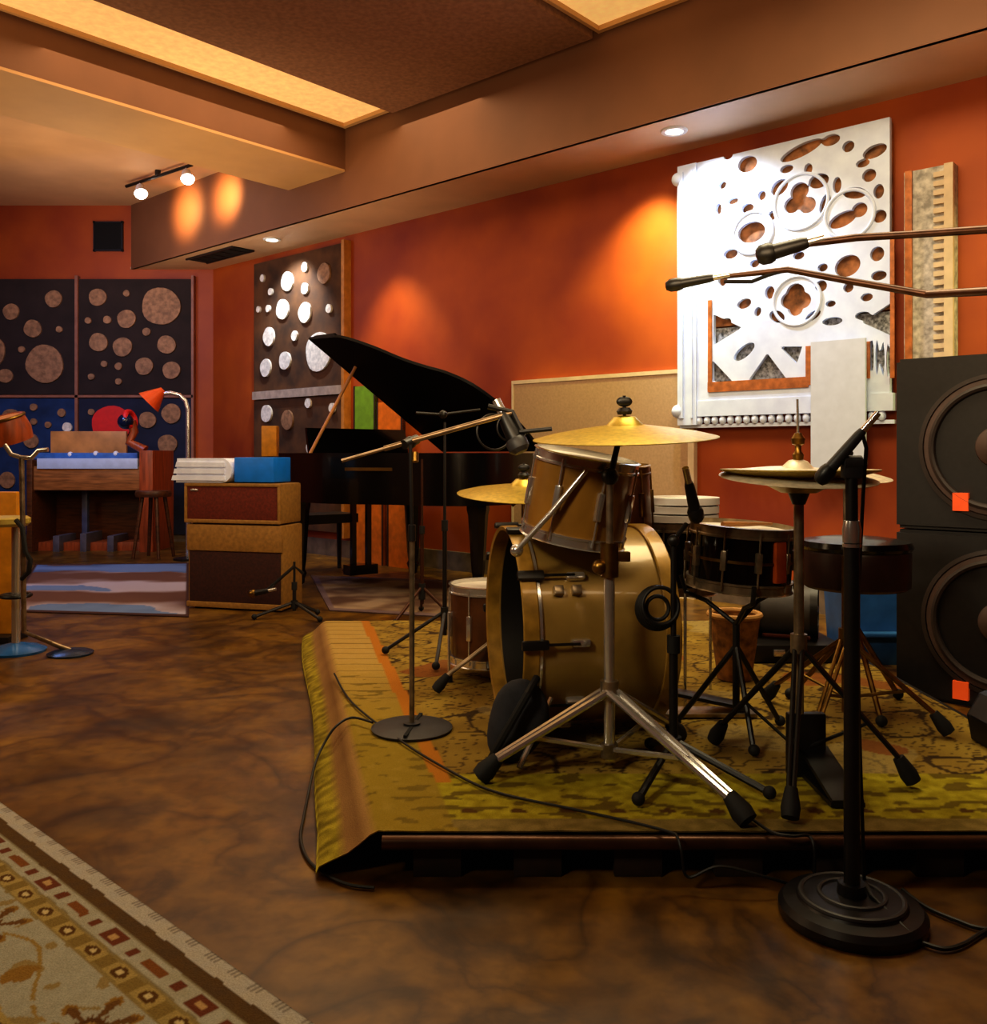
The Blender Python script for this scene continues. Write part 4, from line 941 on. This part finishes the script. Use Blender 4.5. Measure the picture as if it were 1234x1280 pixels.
# ================================================================ grand piano
P0 = Vector((-.62, 8.0, 0)); pa_ = Vector((.6, -.8, 0)); pw_ = Vector((-.8, -.6, 0))
def PF(x, y, z): return P0+pa_*x+pw_*y+Vector((0, 0, z))
def smooth(pts, n=5):
    out = []
    for i in range(len(pts)-1):
        p0, p1, p2, p3 = pts[max(i-1, 0)], pts[i], pts[i+1], pts[min(i+2, len(pts)-1)]
        for k in range(n):
            t = k/n
            out.append(tuple(.5*((2*p1[c])+(-p0[c]+p2[c])*t+(2*p0[c]-5*p1[c]+4*p2[c]-p3[c])*t*t+(-p0[c]+3*p1[c]-3*p2[c]+p3[c])*t**3) for c in (0, 1)))
    return out+[pts[-1]]
bent = smooth([(.5, 1.36), (.72, 1.33), (.95, 1.2), (1.15, 1.04), (1.32, .94), (1.48, .86), (1.62, .72), (1.68, .5), (1.66, .25), (1.6, .06), (1.55, 0)])
outl = [(0, 0), (0, 1.36)]+bent
inner = [(.03+(x-.03)*.965+.012, .03+y*.955) for x, y in outl]
gp = thing('grand_piano', 'black grand piano with raised lid beside the orange wall', 'piano', PF(.8, .6, 0))
bm_ = MB(); n = len(outl); bm = bm_.bm
ring = lambda poly, z: [bm.verts.new(PF(x, y, z)) for x, y in poly]
r0, r1, r2, r3 = ring(outl, .69), ring(outl, 1.06), ring(inner, 1.06), ring(inner, .93)
for A, B in ((r0, r1), (r1, r2), (r2, r3)):
    for k in range(n): bm.faces.new((A[k], A[(k+1) % n], B[(k+1) % n], B[k]))
bm.faces.new(r0[::-1]); bm.faces.new(r3); part('case', bm_, blackg, gp)
part('iron_plate', MB().prism([(.4+(x)*.72, .06+y*.88) for x, y in outl], .932, .955, PF), M('gold_plate', '6a4a1c', .4, .6), gp)
part('key_bed', MB().prism([(-.28, -.0), (.02, -.0), (.02, 1.36), (-.28, 1.36)], .66, .74, PF), blackg, gp)
for y in (0, 1.28): part('cheek', MB().prism([(-.28, y), (.02, y), (.02, y+.08), (-.16, y+.08), (-.28, y+.08)], .74, .93, PF), blackg, gp)
part('keys', MB().prism([(-.24, .09), (-.08, .09), (-.08, 1.27), (-.24, 1.27)], .74, .775, PF), keyw, gp, 'row of pale keys')
part('fall_board', MB().prism([(-.08, .08), (-.04, .08), (-.04, 1.28), (-.08, 1.28)], .74, .95, PF), blackg, gp)
part('music_desk', MB().prism([(.12, .25), (.15, .25), (.22, 1.2), (.19, 1.2)], 1.06, 1.26, lambda x, y, z: PF(x+(z-1.06)*-.25, y, z)), blackg, gp)
lidp = [(.3, 0), (.3, 1.52)]+[(x+.03, y*1.1) for x, y in bent]
th_ = math.radians(35); ct, sn_ = math.cos(th_), math.sin(th_)
def LF(x, y, h): return PF(x, y*ct-h*sn_, 1.072+y*sn_+h*ct)
part('lid', MB().prism(lidp, 0, .022, LF), M('black_lid_lacquer', '060505', .5, var=.1, spec=.12), gp)
part('front_flap', MB().prism([(.31, .0), (.31, 1.5), (.63, 1.48), (.63, 0)], .024, .05, LF), MATS['black_lid_lacquer'], gp)
part('lid_prop', MB().tube([PF(.42, 1.32, 1.0), LF(.5, 1.15, 0)], .013, 8), tanwood, gp, 'wooden prop stick')
def pleg(x, y): 
    return MB().lathe([(0, .02), (.035, .02), (.04, .06), (.055, .1), (.04, .13), (.05, .2), (.075, .6), (.085, .64), (.085, .69), (0, .69)], PF(x, y, 0), seg=8).cyl(PF(x-.02, y, .034), PF(x+.02, y, .034), .024)
for x, y in ((.05, 1.2), (.05, .14), (1.35, .38)): part('leg', pleg(x, y), blackg, gp)
part('pedal_lyre', MB().prism([(.1, .6), (.14, .6), (.14, .64), (.1, .64)], .12, .7, PF).prism([(.1, .74), (.14, .74), (.14, .78), (.1, .78)], .12, .7, PF).prism([(.06, .56), (.18, .56), (.18, .82), (.06, .82)], .06, .14, PF), blackg, gp)
for y in (.62, .69, .76): part('pedal', MB().prism([(-.05, y-.012), (.07, y-.012), (.07, y+.012), (-.05, y+.012)], .07, .085, PF), brassd, gp)
bn = thing('piano_bench', 'black piano bench at the keyboard end of piano', 'bench', PF(-.62, .7, 0))
part('seat', MB().prism([(-.8, .4), (-.46, .4), (-.46, 1.1), (-.8, 1.1)], .44, .52, PF), blackp, bn)
for x in (-.77, -.49):
    for y in (.43, 1.07): part('leg', MB().tube([PF(x, y, .44), PF(x, y, 0)], [.026, .018], 8), blackp, bn)
# coloured boards leaning behind the piano
def board(name, lab, u0, u1, ztop, z0, mat, off, cat='board', group=None):
    a, b = wall_sz(u0, 600, off)[0], wall_sz(u1, 600, off)[0]
    t = thing(name, lab, cat, WR((a+b)/2, off, z0), group)
    part('board_face', MB().prism([(a, off), (b, off), (b, off+.03), (a, off+.03)], z0, ztop, f2), mat, t)
    part('edge_strip', MB().prism([(a, off-.01), (a+.02, off-.01), (a+.02, off+.034), (a, off+.034)], z0, ztop+.005, f2).prism([(b-.02, off-.01), (b, off-.01), (b, off+.034), (b-.02, off+.034)], z0, ztop+.005, f2), M('dark_edge', '3a2414', .5), t)
for lab, u0, u1, zt, mt in (('orange upright board seen under piano, left one of the pair', 446, 482, .72, orangem), ('orange upright board seen under piano, right one of the pair', 487, 516, .70, orangem)):
    board('leaning_board', lab, u0, u1, zt, .0, mt, .19, group='orange boards leaning at the wall')
board('leaning_board', 'tall green panel standing at the wall behind the piano', 445, 472, 1.72, 0, greenm, .1)
board('leaning_board', 'narrow tall orange panel at the wall behind the piano lid', 474, 506, 1.55, 0, orangem, .1)
cd = thing('amber_candle_box', 'small upright amber box near the lower disc panel', 'box', W(338, 568, 8.9))
q = W(338, 548, 8.9); part('box_body', MB().box((q.x, 8.9, 1.05+.13), (.15, .12, .3), bevel=.01), yellowm, cd); part('foot', MB().cyl((q.x, 8.9, 0.02), (q.x, 8.9, 1.03), .03).lathe([(0, 0), (.14, 0), (.14, .02), (0, .03)], (q.x, 8.9, 0)), blackp, cd)

# ================================================================ organ at the back left
OY = 9.75
def ob(mb, u0, v0, u1, v1, y0, y1, bev=.008):
    a, b = W(u0, v1, y0), W(u1, v0, y0); return mb.box(((a.x+b.x)/2, (y0+y1)/2, (a.z+b.z)/2), (abs(b.x-a.x), y1-y0, abs(b.z-a.z)), None, bev)
og = thing('electric_organ', 'wooden electric organ with pale keys against the back wall', 'organ', (-4.35, OY+.3, 0))
part('case', ob(MB(), 36, 583, 176, 613, OY, OY+.6), walnut, og)
part('keyboard', ob(MB(), 46, 573, 172, 586, OY-.02, OY+.3, .004), keyw, og, 'pale blue-lit keys')
part('key_slip', ob(MB(), 40, 566, 172, 573.5, OY+.28, OY+.6, .004), M('blue_organ_panel', '3c6cae', .4, var=.1), og)
part('music_rest', ob(MB(), 63, 539, 158, 568, OY+.42, OY+.46), tanwood, og, 'tan music rest')
part('side_panel', ob(MB(), 174, 563, 191, 694, OY-.04, OY+.6), redwood, og, 'reddish wooden end panel')
part('side_panel', ob(MB(), 33, 575, 40, 694, OY-.04, OY+.6), organw, og)
part('back_panel', ob(MB(), 40, 613, 176, 685, OY+.5, OY+.54), organw, og)
part('foot_rail', ob(MB(), 40, 678, 176, 692, OY+.1, OY+.5), redwood, og)
for k in range(3): part('pedal', ob(MB(), 66+k*34, 670-k % 2*3, 74+k*34, 690, OY+.0, OY+.4, .003), M('grey_pedal', '5a5660', .4), og)
part('post', ob(MB(), 102, 613, 109, 690, OY+.2, OY+.26), M('blue_grey_post', '4a4e66', .4), og)
for k, (u, v) in enumerate(((88, 568), (120, 567), (145, 567))): part('knob', MB().sphere(W(u, v, OY+.3), .03), whitep, og)
# arched lamp
lp = thing('floor_lamp', 'tall lamp with orange cone shade on curved silver arm', 'lamp', (-3.02, 9.0, 0))
Q = lambda u, v: W(u, v, 9.0)
part('pole', MB().tube([Vector((Q(235, 600).x, 9, .02))]+[Q(235, 600), Q(235, 540), Q(235, 512), Q(232, 501), Q(225, 494), Q(214, 491), Q(203, 492)], .022, 10), chrome, lp)
part('lamp_shade', MB().lathe([(.02, .0), (.03, .0), (.13, .19), (.12, .19), (.02, .02)], Q(204, 487), (-.75, -.2, -.75), 24, closed=True), orange2, lp)
part('base', MB().lathe([(0, 0), (.14, 0), (.14, .02), (.03, .035), (0, .035)], (Q(235, 600).x, 9, 0), seg=28), blackp, lp)
# little ball-headed lamp and the stool by the organ
bl = thing('ball_lamp', 'small lamp with dark ball head and orange neck on organ end', 'lamp', W(180, 563, OY+.1))
part('ball_head', MB().sphere(W(157, 527, OY+.08), .085), M('dark_blue_glass', '101d38', .15), bl)
part('collar', MB().ring(W(163, 524, OY+.12), .085, .03, (1, -.2, .3)), redd, bl, 'red-orange collar')
part('neck', MB().tube([W(163, 527, OY+.12), W(168, 540, OY+.13), W(162, 553, OY+.1), W(178, 561, OY+.12), W(181, 563, OY+.12)], [.06, .045, .05, .05, .06], 12), redwood, bl)
stl = thing('wooden_stool', 'dark small wooden stool between organ and amplifier', 'stool', (-3.46, 9.2, 0))
part('seat', MB().lathe([(0, .62), (.17, .62), (.18, .65), (.17, .68), (0, .68)], (-3.46, 9.2, 0), seg=28), organw, stl)
for k in range(4):
    a = k*math.pi/2+.6; d = Vector((math.cos(a), math.sin(a), 0)); part('leg', MB().tube([Vector((-3.46, 9.2, .62))+d*.11, Vector((-3.46, 9.2, 0))+d*.2], [.022, .018], 8), organw, stl)

# ================================================================ left edge: stool, stand, amber panel
lb = G(20, 815); ls = thing('bar_stool', 'round-based tall stool with blue-lit foot and pale seat at left edge', 'stool', lb)
part('base', MB().lathe([(0, 0), (.147, 0), (.15, .012), (.11, .03), (.03, .05), (0, .05)], lb, seg=44), bluebase, ls, 'glossy foot tinted blue by the light')
part('pole', MB().tube([lb+Vector((0, 0, .04)), lb+Vector((0, 0, .68))], .022, 14), chrome, ls)
part('foot_ring', MB().ring(lb+Vector((0, 0, .3)), .07, .011).tube([lb+Vector((-.07, 0, .3)), lb+Vector((.07, 0, .3))], .008), blackp, ls)
part('seat', MB().lathe([(0, .67), (.11, .67), (.125, .685), (.125, .71), (.11, .72), (0, .72)], lb+Vector((-.06, 0, 0)), seg=36), M('pale_yellow_seat', 'b8a04a', .5), ls)
mb0 = G(88, 818)
ls2 = thing('microphone_stand', 'chrome stand with curved base at left edge by the organ', 'microphone stand', mb0, 'microphone stands')
part('base', MB().lathe([(0, 0), (.112, 0), (.115, .01), (.09, .02), (.02, .03), (0, .03)], mb0, seg=44), M('blue_black_base', '1c3450', .25, .3), ls2)  # blue light mixed into the colour of this dark base
tp = W(27, 572, 4.62)
part('pole', MB().tube([mb0+Vector((0, 0, .02)), mb0+Vector((-.1, 0, .06)), W(30, 790, 4.62), W(29, 690, 4.62), tp], .013, 10), steel, ls2)
part('arm', MB().tube([W(6, 556, 4.62), W(14, 568, 4.62), tp, W(40, 572, 4.62), W(48, 563, 4.62), W(60, 562, 4.62)], .012, 10), chrome, ls2)
part('cable_drop', MB().tube([W(20, 650, 4.61), W(28, 660, 4.6), W(32, 690, 4.6), W(38, 700, 4.6), W(36, 715, 4.6), W(27, 724, 4.61)], .012, 8), blackr, ls2)
gt = thing('hand_drum', 'round brown wooden drum held on stand at left edge', 'drum', W(10, 540, 4.85))
part('shell', MB().lathe([(.08, 0), (.105, 0), (.112, .06), (.095, .14), (.08, .14)], W(16, 552, 4.85), (-.2, -.3, 1), 30, closed=True), redwood, gt)
part('drum_head', MB().lathe([(0, .13), (.092, .13), (.092, .136), (0, .14)], W(16, 552, 4.85), (-.2, -.3, 1), 30), tanwood, gt)
part('hoop', MB().ring(W(16, 552, 4.85)+Vector((-.025, -.04, .125)), .098, .008, (-.2, -.3, 1)), brassd, gt)
ap = thing('leaning_board', 'upright amber yellow board at far left edge', 'board', (-2.78, 5.1, 0))
part('board_face', MB().box((-2.83, 5.1, .44), (.3, .05, .8), bevel=.01), yellowm, ap); part('foot', MB().box((-2.83, 5.1, .02), (.3, .22, .04), bevel=.006), blackp, ap)

# ================================================================ cables on the floor and rug
def cable(lab, pts, r=.0042):
    P = smooth3([Vector(p) for p in pts]); solo('cable', MB().tube(P, r, 7), cablem, lab, 'cable', P[0], 'cables on the floor')
def smooth3(p, n=7):
    out = []
    for i in range(len(p)-1):
        a, b, c, d = p[max(i-1, 0)], p[i], p[i+1], p[min(i+2, len(p)-1)]
        for k in range(n):
            t = k/n; out.append(.5*((2*b)+(c-a)*t+(2*a-5*b+4*c-d)*t*t+(3*b-a-3*c+d)*t**3))
    return out+[p[-1]]
kz = KZ+.006
cable('black cable looping from round stand base over rug edge to floor', [G(466, 903, kz+.014), G(440, 897, kz+.014), G(420, 908, kz), G(405, 930, .085), G(394, 955, .05), G(386, 990, .008), G(380, 1020, .007), G(376, 1050, .007), G(390, 1080, .007), G(430, 1104, .007), G(468, 1110, .007)])
cable('thin black cable running diagonally across front of the drum rug', [G(418, 842, kz), G(440, 878, kz), G(500, 925, kz), G(560, 962, kz), G(620, 990, kz), G(720, 1012, kz), G(800, 1030, kz), G(840, 1041, kz), Vector((.445, 2.185, .124)), Vector((.45, 2.165, .1)), Vector((.465, 2.16, .04)), W(900, 1083, 2.15), W(960, 1097, 2.14), W(984, 1104, 2.16)], .0038)
cable('black cable on floor right of the nearest stand base', [G(1128, 1112, .008), G(1160, 1135, .008), G(1200, 1152, .008), G(1224, 1160, .008), G(1270, 1165, .008)], .005)
cable('black cable curling from nearest stand base to right edge', [G(1152, 1178, .01), G(1180, 1186, .008), G(1205, 1180, .008), G(1228, 1166, .008), G(1275, 1140, .008)], .005)
cable('cable on rug between crash stand foot and platform edge', [G(938, 1022, kz), G(965, 1040, kz), G(990, 1045, kz), Vector((.765, 2.195, .124)), Vector((.772, 2.175, .1)), Vector((.775, 2.185, .01))], .004)

# ================================================================ lights
def spot(loc, tgt, col, power, size, blend=.6, rad=.05):
    d = bpy.data.lights.new('spot', 'SPOT'); d.color = col; d.energy = power; d.spot_size = math.radians(size); d.spot_blend = blend; d.shadow_soft_size = rad
    o = bpy.data.objects.new('spot', d); C.objects.link(o); o.location = loc; o.rotation_euler = (Vector(tgt)-Vector(loc)).to_track_quat('-Z', 'Y').to_euler(); return o
def area(loc, tgt, col, power, sx, sy):
    d = bpy.data.lights.new('area', 'AREA'); d.color = col; d.energy = power; d.shape = 'RECTANGLE'; d.size = sx; d.size_y = sy
    o = bpy.data.objects.new('area', d); C.objects.link(o); o.location = loc; o.rotation_euler = (Vector(tgt)-Vector(loc)).to_track_quat('-Z', 'Y').to_euler(); return o
warm, amber, cool, blue = (1, .72, .42), (1, .55, .2), (.9, .95, 1), (.25, .45, 1)
spot(dl1+N2*.12+Vector((0, 0, -.04)), WR(S0+.5, .05, 2.2), (.8, .9, 1), 150, 95, .9)
spot(WR(2.0, .38, SOFF-.03), WR(1.7, 0, 1.7), (1, 1, .36), 230, 85, 1)  # added spot without a fitting, for the wall glow beside the screen
spot(WR(5.2, .5, SOFF-.02), WR(4.6, 0, .6), (1, 1, .38), 190, 100, .9)
spot(dl2+Vector((0, 0, -.04)), WR((pa+pb)/2, .0, 2.4), (.8, .9, 1), 110, 95, .8)
spot(WR(-1.0, .62, SOFF-.02), WR(-.9, 0, 1.5), (1, .8, .3), 150, 70, 1)
for p in TRK: spot(p+Vector((.12, -.02, -.1)), WR(s_fascia(285 if p is TRK[1] else 235), s_off, 3.75), amber, 60, 95, 1)
area((-1.6, 6.2, 3.85), (-1.6, 6.2, 0), warm, 65, 3, 3)
area((.9, 3.6, 3.8), (.9, 3.6, 0), (1, .84, .52), 95, 1.6, 1.6)
area((-4.6, 7.8, 3.2), (-4.2, 9.8, .3), blue, 50, 1.0, 1.0)
spot((-3.6, 6.4, 3.0), (-4.4, 10.9, 2.0), (1, .72, .45), 130, 70, .9, .3)
spot((-1.6, 3.2, 3.8), (-1.8, 6.0, .5), (.95, .95, 1), 60, 26, .8, .2)
area((-4.0, 8.6, 2.3), (-3.9, 8.8, 4.0), (1, .76, .48), 28, 1.4, 1.4)
area((-4.8, 3.5, 2.8), (-1, 6, .6), warm, 40, 2, 1.5)
spot((-2.4, 6.6, 1.3), (-1.9, 7.9, 3.6), (1, .8, .5), 120, 85, 1, .5)
spot((-3.4, 5.0, 1.4), (-3.4, 6.6, 4), (1, .8, .5), 90, 75, 1, .5)
area((.2, 1.6, 2.0), (.2, 4.6, 4), warm, 55, 2, 1)
spot((1.6, 1.2, 1.9), WR(5.3, s_off, 3.7), (1, .74, .4), 110, 70, .9, .3)
spot((-1.7, .2, 2.7), (.55, 3.0, .55), (1, .86, .6), 210, 38, .8, .3)
w = bpy.data.worlds.new('room_air'); bpy.context.scene.world = w; w.use_nodes = True
w.node_tree.nodes['Background'].inputs['Color'].default_value = (.06, .045, .035, 1); w.node_tree.nodes['Background'].inputs['Strength'].default_value = .5

# ================================================================ camera
cam = bpy.data.cameras.new('camera'); co = bpy.data.objects.new('camera', cam); C.objects.link(co)
co.location = (0, 0, H); co.rotation_euler = (math.pi/2, 0, 0); cam.sensor_fit = 'HORIZONTAL'; cam.sensor_width = 36; cam.lens = 36*F/1234; cam.shift_y = -(640-HV)/1234
cam.clip_start = .05
sc_ = bpy.context.scene; sc_.camera = co
sc_.view_settings.view_transform = 'Standard'; sc_.view_settings.look = 'Medium High Contrast'; sc_.view_settings.exposure = 0.
